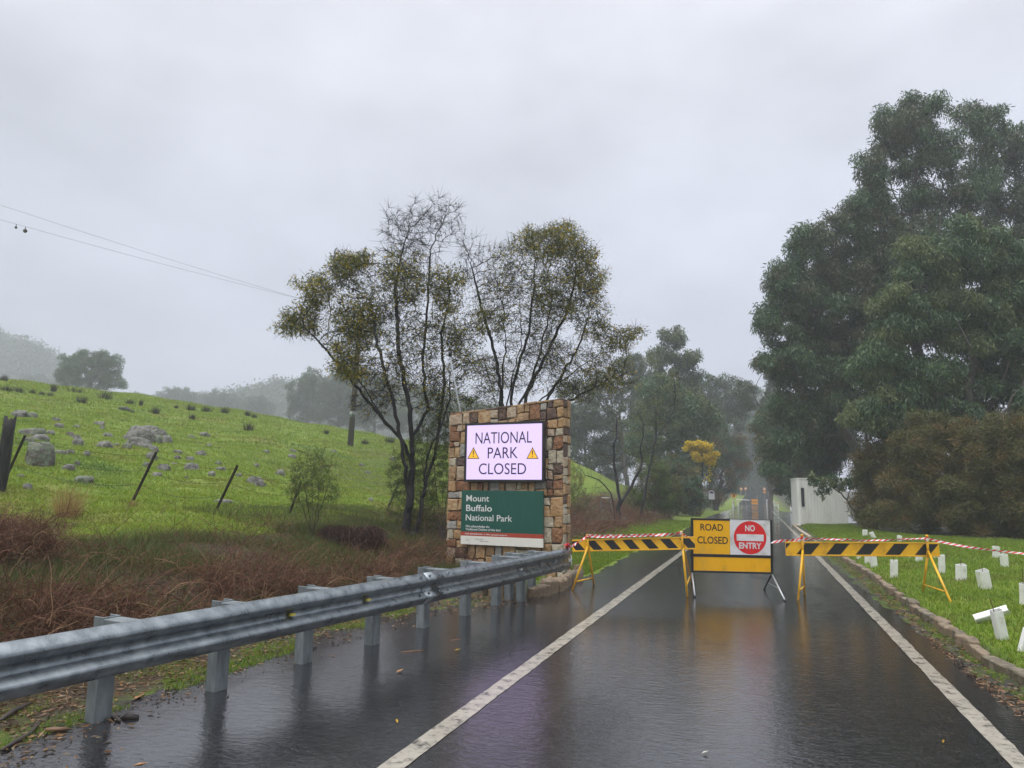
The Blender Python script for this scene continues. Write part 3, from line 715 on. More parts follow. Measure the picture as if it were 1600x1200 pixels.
# bed edging stones at the foot of the pillar
rockm = mat('edging_stone', [(.07,.052,.035),(.24,.18,.115),(.13,.09,.055)], 6, .6, 0, 1, 18, .02, 'World', detail=7, rvar=.15)
def stone_row(name, label, pts, sizes, seed, mats_, hfun=None):
    r = random.Random(seed); pts = [np.asarray(p, float) for p in pts]; cum = [0]
    for i in range(len(pts)-1): cum.append(cum[-1]+np.linalg.norm(pts[i+1]-pts[i]))
    s = 0; mb = MB()
    while s < cum[-1]-.05:
        l = r.uniform(*sizes[0]); e = min(cum[-1], s+l); mid = (s+e)/2
        q = np.array([np.interp(mid, cum, [p[k] for p in pts]) for k in range(3)]); a = np.array([np.interp(e, cum, [p[k] for p in pts]) for k in range(3)])-np.array([np.interp(s, cum, [p[k] for p in pts]) for k in range(3)])
        d, sd, up = frame(np.array([a[0], a[1], 0])); w = r.uniform(*sizes[1]); h = r.uniform(*sizes[2]); ln = np.linalg.norm(a)-.015
        up = np.array([0,0,1.0]); q = q+sd*r.uniform(-.03,.03)
        nn = 10; ring = []
        jit = lambda k: r.uniform(1-k, 1+k)
        lo, mi_, hi = [], [], []
        for i in range(nn):
            t = 2*math.pi*i/nn; cx = np.sign(math.cos(t))*abs(math.cos(t))**.45*ln/2*jit(.07); cyy = np.sign(math.sin(t))*abs(math.sin(t))**.45*w/2*jit(.12)
            lo.append(q+d*cx+sd*cyy-up*.1); mi_.append(q+d*cx*jit(.03)+sd*cyy+up*(h*r.uniform(.6,.85))); hi.append(q+d*cx*.82+sd*cyy*.8+up*h*jit(.12))
        vs = lo+mi_+hi+[q+up*h]; fs = [(k*nn+i, k*nn+(i+1)%nn, (k+1)*nn+(i+1)%nn, (k+1)*nn+i) for k in range(2) for i in range(nn)]+[(2*nn+i, 2*nn+(i+1)%nn, 3*nn) for i in range(nn)]
        mb.add(vs, fs, r.randrange(len(mats_))); s = e
    o = mb.build(name, mats_, None, bevel=.006, seg=1); tag(o, label, 'edging'); return o
rock2 = mat('edging_stone_pale', [(.26,.22,.15),(.10,.08,.05),(.30,.26,.19)], 5, .6, 0, 1, 18, .02, 'World', detail=7)
stone_row('stone_edging', 'low rough stone edging curving round the garden bed at the foot of the pillar', [H(700,915,0), H(745,930,0), H(800,934,0), H(850,930,0), H(880,918,0), H(905,904,0)], ((.25,.5),(.18,.28),(.16,.26)), 3, [rockm, rockm, rock2])
kp = [(1680,1105),(1600,1055),(1550,1032),(1500,996),(1450,961),(1400,927),(1360,897),(1315,869),(1285,852),(1262,840)]
stone_row('stone_kerb', 'long kerb of flat brown stones between the lawn and the mossy road shoulder', [H(px, py, .06) for px, py in kp], ((.14,.55),(.09,.16),(.02,.07)), 8, [rockm, rock2, rockm, rock2])
# ================================================================ ROAD CLOSED SIGN
yel = mat('yellow_paint', [(.50,.27,.03),(.70,.36,.012),(.78,.43,.015),(.74,.40,.02)], 5, .38, 0, .05, 60, .002, 'World', rvar=.08)
signyel = mat('sign_yellow', [(.62,.33,.02),(.80,.40,.004),(.84,.43,.006),(.80,.41,.008),(.70,.38,.03)], 4, .34, coord='World', stretch=(1,1,.5), detail=9, rvar=.1); blk = mat('sign_black', [(.012,.012,.013),(.02,.02,.02)], 20, .42)
signwhite = mat('sign_sheeting_white', [(.62,.63,.64),(.70,.70,.71),(.50,.49,.46)], 5, .35, coord='World', detail=9); signred = mat('sign_sheeting_red', [(.62,.012,.018),(.70,.02,.025),(.55,.012,.015)], 9, .35)
steel = mat('zinc_leg', [(.38,.39,.40),(.52,.53,.54)], 15, .4, .5)
ZS = 11.75
c4 = [P(1076.5,811,ZS+.05), P(1200,810.5,ZS+.05), P(1206.5,897,ZS-.05), P(1081.5,894,ZS-.05)]
SX = (c4[2]-c4[3]); SX /= np.linalg.norm(SX); SZ = (c4[0]+c4[1]-c4[2]-c4[3])/2; SH = np.linalg.norm(SZ); SZ = SZ/SH; SZ = SZ-SX*(SX@SZ); SZ /= np.linalg.norm(SZ)
SN = np.cross(SX, SZ); SO = c4[3]; SWd = (np.linalg.norm(c4[1]-c4[0])+np.linalg.norm(c4[2]-c4[3]))/2
SFR = (SX, SN, SZ)
def SP(a, b, off=0): return SO+SX*(a*SWd)+SZ*(b*SH)+SN*off
rs = thing('road_closed_sign', 'folding black framed sign reading road closed and no entry across the road', 'road sign', H(1150,935,0))
fr = MB(); tk = .035
def bar(a0, b0, a1, b1, m=0, dep=.03, t=tk):
    p, q = SP(a0,b0), SP(a1,b1); d, _, _ = frame(q-p); s = np.cross(d, SN)
    fr.box((p+q)/2, (np.linalg.norm(q-p), dep, t), (d, SN, s))
SPLIT = .315
bar(0,.0,0,1.0); bar(1,0,1,1.0)
w_ = tk/2/SWd
bar(w_,1-.018,1-w_,1-.018,t=.03); bar(w_,SPLIT,1-w_,SPLIT,t=.045); bar(w_,.016,1-w_,.016,t=.03)
fr.build('frame', blk, rs, bevel=.003)
def panel(nm, a0, a1, b0, b1, m, off=.006, dep=.006):
    return MB().box((SP(a0,b0)+SP(a1,b1))/2+SN*off, ((a1-a0)*SWd, dep, (b1-b0)*SH), SFR).build(nm, m, rs)
lo, hi = SPLIT+.028, 1-.036
pa = panel('road_closed_panel', .018, .475, lo, hi, signyel); pb = panel('no_entry_panel', .477, .982, lo, hi+.026, signwhite, .012); pc = panel('blank_panel', .018, .982, .035, SPLIT-.028, signyel)
fr = MB(); 
text_obj('lettering', 'ROAD', blk, pa, SP(.105,.775,.0095), SX, SZ, height=SH*.125, width=SWd*.285, bold=.012)
text_obj('lettering', 'CLOSED', blk, pa, SP(.065,.535,.0095), SX, SZ, height=SH*.13, width=SWd*.385, bold=.012)
cc = SP(.728, (lo+hi)/2+.008, .0155); cr0 = (hi-lo)*SH*.5*.985
disc = MB().prism([cc+SX*cr0*math.cos(t)+SZ*cr0*math.sin(t) for t in np.linspace(0, 2*math.pi, 48, endpoint=False)], SN*.0012).build('red_disc', signred, pb)
MB().box(cc+SN*.0022, (cr0*1.66, .0016, cr0*.40), SFR).build('white_bar', signwhite, pb)
wlet = mat('sign_white_lettering', (.72,.72,.72), 4, .35)
text_obj('lettering', 'NO', wlet, pb, cc+SZ*cr0*.40+SN*.0014, SX, SZ, height=cr0*.36, width=cr0*.60, align='CENTER', bold=.03)
text_obj('lettering', 'ENTRY', wlet, pb, cc-SZ*cr0*.66+SN*.0014, SX, SZ, height=cr0*.36, width=cr0*1.38, align='CENTER', bold=.03)
for (px0, top, fx, fy, m, nm) in (('l', SP(0,.0), 1086, 934, steel, 'front_leg'), ('l', SP(0,.0), 1085, 912, blk, 'rear_leg'), ('r', SP(1,-.0), 1227, 940, steel, 'front_leg'), ('r', SP(1,-.0), 1194, 921.5, blk, 'rear_leg')):
    f0 = H(fx, fy, .0); d = f0-top; d /= np.linalg.norm(d)
    lg = MB().tube(top-d*.05-SN*.01, f0+np.array([0,0,.01])-d*.03, .014, n=8).build('leg', m, rs, True)
    MB().tube(f0-d*.05, f0+np.array([0,0,.004]), .019, n=8).build('rubber_foot', blk, lg, True)
a, b = H(1227,940,0), H(1194,921.5,0); t1 = SP(1,0)
MB().path([t1*.45+a*.55, t1*.5+b*.5-np.array([0,0,.01]), t1*.45+b*.55], .004, 5).build('stay_wire', steel, rs)

# ================================================================ BARRIERS
def stripe_face(mb, p0, xd, zd, nd, L, Ht, thick, pitch, duty, slant, phase):
    """a board whose front and back are cut into slanted yellow and black panels"""
    def clip(x0b, x1b, x0t, x1t):
        # parallelogram clipped to [0,L]
        poly = [(x0b,0),(x1b,0),(x1t,1),(x0t,1)]
        for lim, sgn in ((0,1),(L,-1)):
            outp = []
            for i in range(len(poly)):
                a, b = poly[i-1], poly[i]; ia, ib = sgn*(a[0]-lim) >= 0, sgn*(b[0]-lim) >= 0
                if ia != ib:
                    t = (lim-a[0])/(b[0]-a[0]); outp.append((lim, a[1]+(b[1]-a[1])*t))
                if ib: outp.append(b)
            poly = outp
            if not poly: return None
        return poly
    marg = .12
    for side in (0, 1):
        off = nd*(thick/2 if side == 0 else -thick/2)
        k = -3
        while k*pitch+phase < L+1:
            for (u0, u1, m) in ((0, duty, 1), (duty, 1, 0)):
                b0 = phase+(k+u0)*pitch; b1 = phase+(k+u1)*pitch
                pl = clip(b0, b1, b0+slant, b1+slant)
                if pl and len(pl) > 2: mb.add([p0+xd*x+zd*(Ht*z)+off for x, z in pl], [tuple(range(len(pl)))], m)
            k += 1
    q = [p0, p0+xd*L, p0+xd*L+zd*Ht, p0+zd*Ht]; h = nd*thick/2
    for a, b in ((0,1),(1,2),(2,3),(3,0)): mb.add([q[a]+h, q[b]+h, q[b]-h, q[a]-h], [(0,1,2,3)], 0)
def barrier(label, bl, br, tl, feet_l, feet_r, ptop_l, ptop_r, slant, pitch, duty, phase, Zl, Zr):
    """bl, br, tl: lower left, lower right, upper left pixels of the board"""
    A, Bq, C = P(*bl, Zl), P(*br, Zr), P(*tl, Zl); xd = Bq-A; L = np.linalg.norm(xd); xd /= L; Ht = np.linalg.norm(C-A); zd = np.array([0,0,1.0]); zd = zd-xd*(zd@xd); zd /= np.linalg.norm(zd); nd = np.cross(xd, zd)
    t = thing('barrier', label, 'barrier', ((A+Bq)/2)*np.array([1,1,0]), 'striped road barriers')
    mb = MB(); stripe_face(mb, A, xd, zd, nd, L, Ht, .025, pitch, duty, slant, phase); mb.build('board', [yel, blk], t)
    mb = MB()
    for z in (-.012, Ht+.012): mb.box(A+xd*L/2+zd*z, (L, .034, .024), (xd, nd, zd))
    mb.build('board_rail', yel, t, bevel=.004)
    for fts, ptop in ((feet_l, ptop_l), (feet_r, ptop_r)):
        zt = .0 if fts[0][0] < 1300 else None
        ft = [H(*f, .0) if zt is not None else TP(*f) for f in fts]
        base = (ft[0]+ft[1])/2
        s = (base-A)@xd
        apex = A+xd*s+zd*(Ht*.5)
        # the apex sits where the photo has the post
        dd = ray(*ptop); k = ((A+nd*.03-CPOS)@nd)/(dd@nd); pt = CPOS+dd*k; s = (pt-A)@xd; zt_ = (pt-A)@zd
        low = A+xd*s+zd*(-.03)+nd*.034
        MB().tube(low, A+xd*s+zd*zt_+nd*.034, .019, n=10).build('post', yel, t, True)
        MB().tube(A+xd*s+zd*(zt_+.0)+nd*.034, A+xd*s+zd*(zt_+.035)+nd*.034, .024, .02, n=10).build('post_cap', yel, t, True)
        for f in ft:
            MB().tube(low+zd*.10, f+np.array([0,0,-.005]), .018, n=10).build('leg', yel, t, True)
        q0 = low*.22+ft[0]*.78; q1 = low*.22+ft[1]*.78
        MB().tube(q0, q1, .013, n=8).build('cross_bar', yel, t, True)
    return t, A, xd, zd, nd, L, Ht
bL = barrier('yellow and black striped barrier between the stone pillar and the road closed sign', (895,860), (1086.5,856), (895,846), [(894,922),(928,914)], [(1074,932),(1081,910)], (918,838), (1065,833), -.13, .315, .52, .06, 12.2, 11.45)
bR = barrier('yellow and black striped barrier right of the sign with one foot on the lawn', (1228,866), (1468,867.5), (1228,849), [(1247,938),(1257,929)], [(1486,941),(1442,926)], (1253,838), (1448,839), .16, .475, .5, .16, 11.4, 11.4)
bL[0]['label'] = 'yellow and black striped barrier between the stone pillar and the road closed sign'

# ================================================================ STRIPED TAPE
tred = mat('tape_red', [(.72,.03,.025),(.62,.02,.02)], 8, .35); twhite = mat('tape_white', [(.72,.72,.72),(.62,.62,.63)], 8, .35)
def tape(mb, p, q, width, sag, twist, seed, pitch=.09, turns=0):
    r = random.Random(seed); p, q = np.asarray(p, float), np.asarray(q, float); L = np.linalg.norm(q-p); n = max(6, int(L/(pitch/2)))
    d = (q-p)/L; up0 = np.array([0,0,1.0]); sd = np.cross(d, up0); prev = None
    for i in range(n+1):
        t = i/n; c = p+(q-p)*t-up0*sag*4*t*(1-t)+up0*.006*math.sin(9*t+seed)
        a = twist*math.sin(turns*2*math.pi*t+seed)+.2*math.sin(5*t+seed); w = up0*math.cos(a)+sd*math.sin(a)
        sl = d*pitch*.35
        cur = (c+w*width/2+sl, c-w*width/2-sl)
        if prev: mb.add([prev[0], prev[1], cur[1], cur[0]], [(0,1,2,3)], i % 2)
        prev = cur
def postpt(b, px, dz): 
    _, A, xd, zd, nd, L, Ht = b; dd = ray(px, 840); k = ((A+nd*.055-CPOS)@nd)/(dd@nd); p = CPOS+dd*k; s = (p-A)@xd; return A+xd*s+zd*(Ht+dz)+nd*.058
kn = railpt(RL-.03)+np.array([.03,-.01,.735])
lp = postpt(bL, 918, .075); rp_ = postpt(bL, 1065, .075); sg = SP(.0,.62,.03)-SX*.02; sg2 = SP(1.0,.60,.03); l2 = postpt(bR, 1253, .075); r2 = postpt(bR, 1448, .085)
mb = MB(); tape(mb, kn, lp, .045, .01, 1.2, 1, turns=2); 
for k in range(3): tape(mb, lp+np.array([0,0,.01*k]), rp_+np.array([0,0,.008*k]), .05, .012+.008*k, .9, 2+k, turns=2+k)
tape(mb, rp_, sg, .045, .0, .6, 7)
for k in range(14):      # the knot at the rail end
    a = rng.normal(0,1,3); a /= np.linalg.norm(a); b = rng.normal(0,1,3); b -= a*(a@b); b /= np.linalg.norm(b); c = kn+rng.normal(0,.018,3)+np.array([0,0,.03])
    mb.add([c+a*.045+b*.03, c-a*.045+b*.025, c-a*.04-b*.03, c+a*.04-b*.022], [(0,1,2,3)], 0 if k % 3 else 1)
mb.path([kn+np.array([0,0,.0]), kn+np.array([.02,0,-.08]), kn+np.array([.05,-.01,-.17]), kn+np.array([.045,-.01,-.30])], [.012,.01,.009,.004], 4, 1)
for q in (lp, rp_):
    for k in range(5):
        a = rng.normal(0,1,3); a /= np.linalg.norm(a); c = q+rng.normal(0,.012,3); mb.add([c+a*.035, c+np.array([0,0,.03]), c-a*.03, c-np.array([0,0,.028])], [(0,1,2,3)], k % 2)
tag(mb.build('hazard_tape', [tred, twhite]), 'red and white striped tape tied from the guardrail end along the barrier to the sign', 'tape')
mb = MB(); tape(mb, sg2, l2, .05, .012, .5, 11, turns=1)
for k in range(2): tape(mb, l2+np.array([0,0,.008*k]), r2+np.array([0,0,.008*k]), .032, .02+.01*k, 1.0, 12+k, turns=3)
farp = P(1700,873,9.6); tape(mb, r2, farp, .032, .05, .6, 15, turns=2)
for q in (l2, r2):
    for k in range(5):
        a = rng.normal(0,1,3); a /= np.linalg.norm(a); c = q+rng.normal(0,.012,3); mb.add([c+a*.035, c+np.array([0,0,.03]), c-a*.03, c-np.array([0,0,.028])], [(0,1,2,3)], k % 2)
tag(mb.build('hazard_tape', [tred, twhite]), 'red and white striped tape running from the sign over the right barrier and lawn', 'tape')

# ================================================================ TREE GUARDS on the lawn
SIDE = np.array([CR[0], CR[1], 0]); SIDE /= np.linalg.norm(SIDE); BK = np.array([-SIDE[1], SIDE[0], 0])
gm, gN, gL, gB, gO = newmat('white_guard')
n_ = noise_node(gN, gL, 9, 5, .6, 'World'); r_ = ramp_node(gN, [(.26,(.52,.47,.38)),(.38,(.78,.77,.73)),(.55,(.86,.86,.83)),(.8,(.80,.78,.73))]); gL.new(n_.outputs['Fac'], r_.inputs[0]); gL.new(r_.outputs[0], gB.inputs['Base Color']); gB.inputs['Roughness'].default_value = .5
stake = mat('stake_wood', [(.10,.06,.035),(.16,.10,.06)], 20, .7)
def guard(px0, py0, px1, py1, wpx, label, grp='white tree guards on the lawn', st=None, yaw=0.0, lie=False):
    """base pixel, top pixel, width in pixels"""
    b = TP(px0, py0); Z = (b-CPOS)@CF
    if lie: b = P(px0, py0-7, Z); b = b+BK*.12
    w = wpx*Z/FPX*.92
    tp_ = P(px1, py1, Z); ax = tp_-b; ln = np.linalg.norm(ax); ax /= ln
    xs = CR*math.cos(yaw)+np.array([CF[0],CF[1],0])*math.sin(yaw); xs = xs-ax*(xs@ax); xs /= np.linalg.norm(xs); ys = np.cross(ax, xs)
    t = thing('tree_guard', label, 'tree guard', b, grp)
    rr = w/2; nn = 12; thk = .93
    def ring(z, s, j=0): return [b+ax*z+xs*(rr*s*np.sign(math.cos(q))*abs(math.cos(q))**.4)+ys*(rr*.8*s*np.sign(math.sin(q))*abs(math.sin(q))**.4)+ax*(j*math.sin(q*2+px0)) for q in np.arange(nn)*2*math.pi/nn]
    R4 = [ring(-.03,1.0), ring(ln*.5,1.0+.03*math.sin(px0)), ring(ln,1.0,.006), ring(ln,thk,.006), ring(.0,thk)]
    vs = sum(R4, []); fs = [(k*nn+i, k*nn+(i+1)%nn, (k+1)*nn+(i+1)%nn, (k+1)*nn+i) for k in range(4) for i in range(nn)]
    MB().add(vs, fs).build('sleeve', gm, t, bevel=.002, seg=1)
    if st is not None:
        s = b+xs*rr*.2*0+ys*.0; e = P(st[0], st[1], Z)
        MB().path([b+ax*.02, b*.35+e*.65+ax*.0, e], [.006,.006,.004], 5).build('stake', stake, t)
    return t
guard(1566.5,999,1556,953,17,'leaning white tree guard with a toppled guard behind it near the kerb', st=(1546,933))
guard(1537,976,1575,952,15,'toppled white tree guard lying on its side behind a leaning one near the kerb', lie=True)
guard(1601,945,1600,912,13,'white tree guard cut by the right edge of the photo, upright one', st=(1597,888))
guard(1597,1017,1606,982,12,'tilted white tree guard at the right photo edge beside the stone kerb')
guard(1540,920,1534,891,18,'slightly tilted white tree guard with two dark slits, right of the barrier', st=(1533,880))
guard(1502,907,1501.5,882,15,'straight wide white tree guard standing just right of the barrier foot', st=(1501,872))
guard(1472,896,1471,867,9,'pointed white tree guard close behind the right barrier leg', st=(1482,860))
guard(1464,872,1453,885,9,'short fallen white tree guard just behind the right barrier leg')
guard(1556.5,871,1556.5,854,10,'upright white tree guard under the tape, farther one of the pair', st=(1556,843))
guard(1570,885,1568,866,11,'tilted white tree guard under the tape, nearer one of the pair', st=(1570,855))
guard(1397,902,1397,875,10.5,'narrow white tree guard nearest the kerb in the middle of the barrier gap', st=(1396,866))
guard(1436,878,1436,856,10,'white tree guard showing below the board left of the right barrier leg', st=(1434,845))
guard(1423,871,1423,852,10,'white tree guard mostly hidden behind the barrier board', st=(1422,843))
guard(1366,886,1362,856,10,'tilted white tree guard nearer of the close pair below the barrier board')
guard(1356,880,1355,858,9,'white tree guard at the left of the close pair below the barrier board')
guard(1342,873,1342,857,6,'small white tree guard leftmost below the barrier board beside the kerb')
guard(1351.5,839,1351.5,828,7,'far white tree guard upright above the barrier board, left one')
guard(1366,842,1361,832,7,'far white tree guard tipped over above the barrier board')
guard(1405.5,848,1405.5,837,7,'far white tree guard partly crossed by the tape above the barrier board')
for i, px in enumerate((1327,1334,1340)):
    guard(px,804+i*.7,px,798.5+i*.7,3.4,('tiny distant white tree guard right beside the white cabin','tiny distant white tree guard between two others beyond the white cabin','tiny distant white tree guard farthest from the white cabin')[i],'tiny guards beyond the cabin')

# ================================================================ WHITE CABIN
cab = mat('cabin_white', [(.60,.60,.55),(.68,.68,.62),(.56,.55,.49)], 1.5, .5, coord='World', stretch=(1,1,.3)); dark = mat('dark_opening', [(.02,.022,.025),(.035,.035,.04)], 10, .4)
c0 = H(1248,819.5,.10); zc = (c0-CPOS)@CF; c1 = P(1326,821,zc*.985); 
cb = thing('white_cabin', 'off-white ribbed site cabin with a narrow dark window slit beside the road', 'cabin', (c0+c1)/2)
ex = (c1-c0)*np.array([1,1,0]); cw_ = np.linalg.norm(ex); ex /= cw_; ey = np.array([-ex[1], ex[0], 0]); z0c = min(c0[2], c1[2])-.03
if ey@np.array([0,1,0]) < 0: ey = -ey
Hc = 2.50; rad = .16; dp = 2.3
outl = []
for t in np.linspace(math.pi, 1.5*math.pi, 8): outl.append((rad+rad*math.cos(t), rad+rad*math.sin(t)))
xx = rad+.05
while xx < cw_-.1:
    outl += [(xx, 0), (xx+.02, .007), (xx+.06, .007), (xx+.08, 0)]; xx += .16
outl += [(cw_-.04, 0), (cw_, .04), (cw_, dp), (0, dp)]
c0g = np.array([c0[0], c0[1], z0c])
MB().prism([c0g+ex*a+ey*b for a, b in outl], np.array([0,0,Hc])).build('wall', cab, cb)
ro = [(rad+(rad+.02)*math.cos(t), rad+(rad+.02)*math.sin(t)) for t in np.linspace(math.pi, 1.5*math.pi, 8)]+[(cw_+.02,-.02),(cw_+.02,dp+.02),(-.02,dp+.02)]
MB().prism([c0g+np.array([0,0,Hc-.03])+ex*a+ey*b for a, b in ro], np.array([0,0,.06])).build('roof', cab, cb, bevel=.01)
MB().box(c0g+ex*.27+ey*.0+np.array([0,0,1.5]), (.15,.06,1.0), (ex, ey, (0,0,1))).build('window', dark, cb)
MB().box(c0g+ex*.62-ey*.03+np.array([0,0,2.22]), (.12,.08,.12), (ex, ey, (0,0,1))).build('lamp_fitting', dark, cb, bevel=.02)
MB().box(c0g+ex*(cw_/2)+ey*(dp/2)+np.array([0,0,-.03]), (cw_-.3, dp-.3, .2), (ex, ey, (0,0,1))).build('skid', dark, cb)
b = TP(1238,801); mb = MB(); 
pk = thing('white_tank', 'small white barrel shaped bin beside the far left corner of the cabin', 'bin', b)
Zb = (b-CPOS)@CF; MB().tube(b+np.array([0,0,.05]), b+np.array([0,0,.5]), .2, .2, 12).build('body', gm, pk, True); MB().tube(b+np.array([0,0,.5]), b+np.array([0,0,.58]), .23, .21, 12).build('lid', gm, pk, True)

# log edging beside the cabin
logm = mat('pale_log', [(.30,.24,.17),(.42,.36,.28),(.36,.29,.2)], 5, .7, 0, .5, 30, .01, 'World')
def logobj(label, pxs, r):
    pts = [TP(*p)+np.array([0,0,r*.7]) for p in pxs]; o = MB().path(pts, [r*.9, r, r*.95][:len(pts)] if len(pts) <= 3 else r, 8).build('edging_log', logm, None, True); tag(o, label, 'log', 'logs edging the lawn')
logobj('pale log edging running from the cabin corner towards the barrier', [(1241,823),(1252,832),(1266,841)], .07)
logobj('short pale log lying across the lawn corner below the cabin', [(1238,821),(1244,821.5),(1250,823)], .06)

# ================================================================ DISTANT SIGNS, GATE
galvthin = mat('sign_post_grey', [(.22,.23,.24),(.30,.31,.32)], 8, .5, .4); purple = mat('sign_purple', [(.06,.018,.12),(.08,.03,.15)], 5, .4); amb = mat('sign_amber', [(.75,.30,.012),(.80,.34,.02)], 4, .35)
def gz0(px, py, Z):
    p = P(px, py, Z); p[2] = max(G(p[0], p[1]), zroad(p[1])); return p
def postsign(name, label, cat, px, pyb, grp=None):
    b = TP(px, pyb, 20, 220); return thing(name, label, cat, b, grp), b, (b-CPOS)@CF
SIDE = np.array([CR[0], CR[1], 0]); SIDE /= np.linalg.norm(SIDE); BK = np.array([-SIDE[1], SIDE[0], 0])
t, b, Z = postsign('park_notice_sign', 'white round-topped notice sign with a purple band on a thin roadside post', 'sign', 1112.5, 801); s = Z/FPX
MB().tube(b-np.array([0,0,.1]), b+np.array([0,0,21*s]), .03, n=8).build('post', galvthin, t)
w = 9.2*s; zb = b[2]+20.5*s; zt = b[2]+30*s; cx = b-BK*.05
arcp = [cx+SIDE*(w/2*math.cos(a))+np.array([0,0,zt-b[2]+w/2*.95*math.sin(a)]) for a in np.linspace(0, math.pi, 14)]
MB().prism([cx-SIDE*w/2+np.array([0,0,zb-b[2]]), cx+SIDE*w/2+np.array([0,0,zb-b[2]])]+arcp, BK*.03).build('panel', signwhite, t)
arc2 = [cx-BK*.012+SIDE*(w*.38*math.cos(a))+np.array([0,0,zt-b[2]-.02+w*.36*math.sin(a)]) for a in np.linspace(0, math.pi, 12)]
MB().prism(arc2, BK*.008).build('purple_band', purple, t)
t, b, Z = postsign('warning_sign', 'amber diamond warning sign on a roadside post at the left edge of the road', 'sign', 1147, 794); s = Z/FPX
MB().tube(b-np.array([0,0,.1]), b+np.array([0,0,22*s]), .035, n=8).build('post', galvthin, t)
cz = b+np.array([0,0,19.5*s])-BK*.05; h = 5.0*s
dm = MB().prism([cz-SIDE*h, cz-np.array([0,0,h]), cz+SIDE*h, cz+np.array([0,0,h])], BK*.03).build('diamond', amb, t, bevel=.01)
arch = [cz-BK*.012-SIDE*h*.22-np.array([0,0,h*.42])]+[cz-BK*.012+SIDE*(h*.22*math.cos(a))+np.array([0,0,h*.10+h*.26*math.sin(a)]) for a in np.linspace(math.pi, 0, 8)]+[cz-BK*.012+SIDE*h*.22-np.array([0,0,h*.42])]
MB().path(arch, .05, 5).build('symbol', blk, dm)
def guide(label, px, pyb, hpx, wpx, lean=0):
    b = TP(px, pyb, 20, 240); s = ((b-CPOS)@CF)/FPX; t = thing('guide_post', label, 'guide post', b, 'white roadside guide posts')
    tp_ = b+np.array([0,0,hpx*s])+SIDE*lean*s; d, sd, up = frame(tp_-b); MB().box((b+tp_)/2-d*.05, (np.linalg.norm(tp_-b)+.1, wpx*s, .05), (d, SIDE, BK)).build('body', signwhite, t, bevel=.01)
    MB().box(b*.2+tp_*.8-BK*.034, (wpx*s*.7, .012, 1.6*s), (SIDE, BK, (0,0,1))).build('reflector', signred, t)
guide('upright white guide post below the amber diamond sign', 1145.5, 794, 11, 2.0)
guide('leaning white guide post just right of the amber diamond sign', 1154, 788.5, 7, 1.6, -2)
guide('thick white guide post right of the far gate beside the dark shrubs', 1216, 795, 10, 2.0)
guide('thin white guide post touching the end of the far gate', 1212.5, 792, 7.5, 1.4)
def roadsign(label, px, pyb, wpx, hpx, legpx, Zc=None):
    b = TP(px, pyb, 40, 260); b[2] = zroad(b[1]); s = ((b-CPOS)@CF)/FPX; t = thing('temporary_sign', label, 'road sign', b)
    pan = MB().box(b+np.array([0,0,(legpx+hpx/2)*s]), (wpx*s, .05, hpx*s), (SIDE, BK, (0,0,1))).build('panel', amb, t, bevel=.02)
    mb = MB(); mb.box(b+np.array([0,0,(legpx+hpx/2)*s])-BK*.03, (wpx*s*1.0, .012, .06), (SIDE, BK, (0,0,1))); mb.build('dark_stripe', blk, pan)
    for sx in (-.4,.4): MB().tube(b+SIDE*(wpx*sx*s)-BK*.3, b+SIDE*(wpx*sx*s)+np.array([0,0,legpx*s*1.2]), .025, n=6).build('leg', galvthin, t)
roadsign('small amber road sign standing in the middle of the road far ahead', 1179.3, 789.5, 9.8, 8, 1.2)
def farsign(label, px, py, Z, r, grp='far amber signs at the gate', extra=None):
    p = P(px, py, Z); b = p.copy(); b[2] = max(G(b[0], b[1]), zroad(b[1])); t = thing('far_sign', label, 'sign', b, grp); s = Z/FPX
    MB().tube(b-np.array([0,0,.2]), p, .04, n=6).build('post', galvthin, t)
    d_ = MB().prism([p-BK*.05+SIDE*(r*s*math.cos(a))+np.array([0,0,r*s*math.sin(a)]) for a in np.linspace(0, 2*math.pi, 16, endpoint=False)], BK*.03).build('panel', amb, t)
    MB().prism([p-BK*.07+SIDE*(r*.5*s*math.cos(a))+np.array([0,0,r*.5*s*math.sin(a)]) for a in np.linspace(0, 2*math.pi, 12, endpoint=False)], BK*.012).build('disc', signwhite, d_)
    if extra: MB().box(p-np.array([0,0,extra*s])-BK*.04, (r*1.8*s, .03, r*1.0*s), (SIDE, BK, (0,0,1))).build('plate', amb, t)
farsign('far amber round sign at the left of the distant road, outer one', 1158, 764, 128, 2.3)
farsign('far amber round sign at the left of the distant road, inner one', 1165, 763.5, 132, 2.2)
farsign('far amber round sign with a plate below at the right of the distant road', 1194.3, 764, 130, 2.4, extra=5)
whitem = mat('gate_white', [(.60,.60,.58),(.68,.68,.66)], 4, .5)
def gate(label, pa, pb, Z, posts):
    a, b = P(*pa, Z), P(*pb, Z); base = (a+b)/2; base[2] = G(base[0], base[1]); t = thing('boom_gate', label, 'gate', base, 'white boom gates across the far road')
    MB().tube(a, b, .06, n=8).build('boom', whitem, t)
    for q in posts:
        p = P(*q, Z); p2 = p.copy(); p2[2] = max(G(p[0], p[1]), zroad(p[1]))-.1; MB().tube(p2, p+np.array([0,0,.1]), .07, n=8).build('post', whitem, t)
gate('thin white boom gate at the left of the far road', (1151,780.5), (1171,781.5), 112, [(1152.5,780)])
gate('white boom gate swung open at the right of the far road', (1197,781), (1211,784), 100, [(1209.5,783.5),(1198,781)])

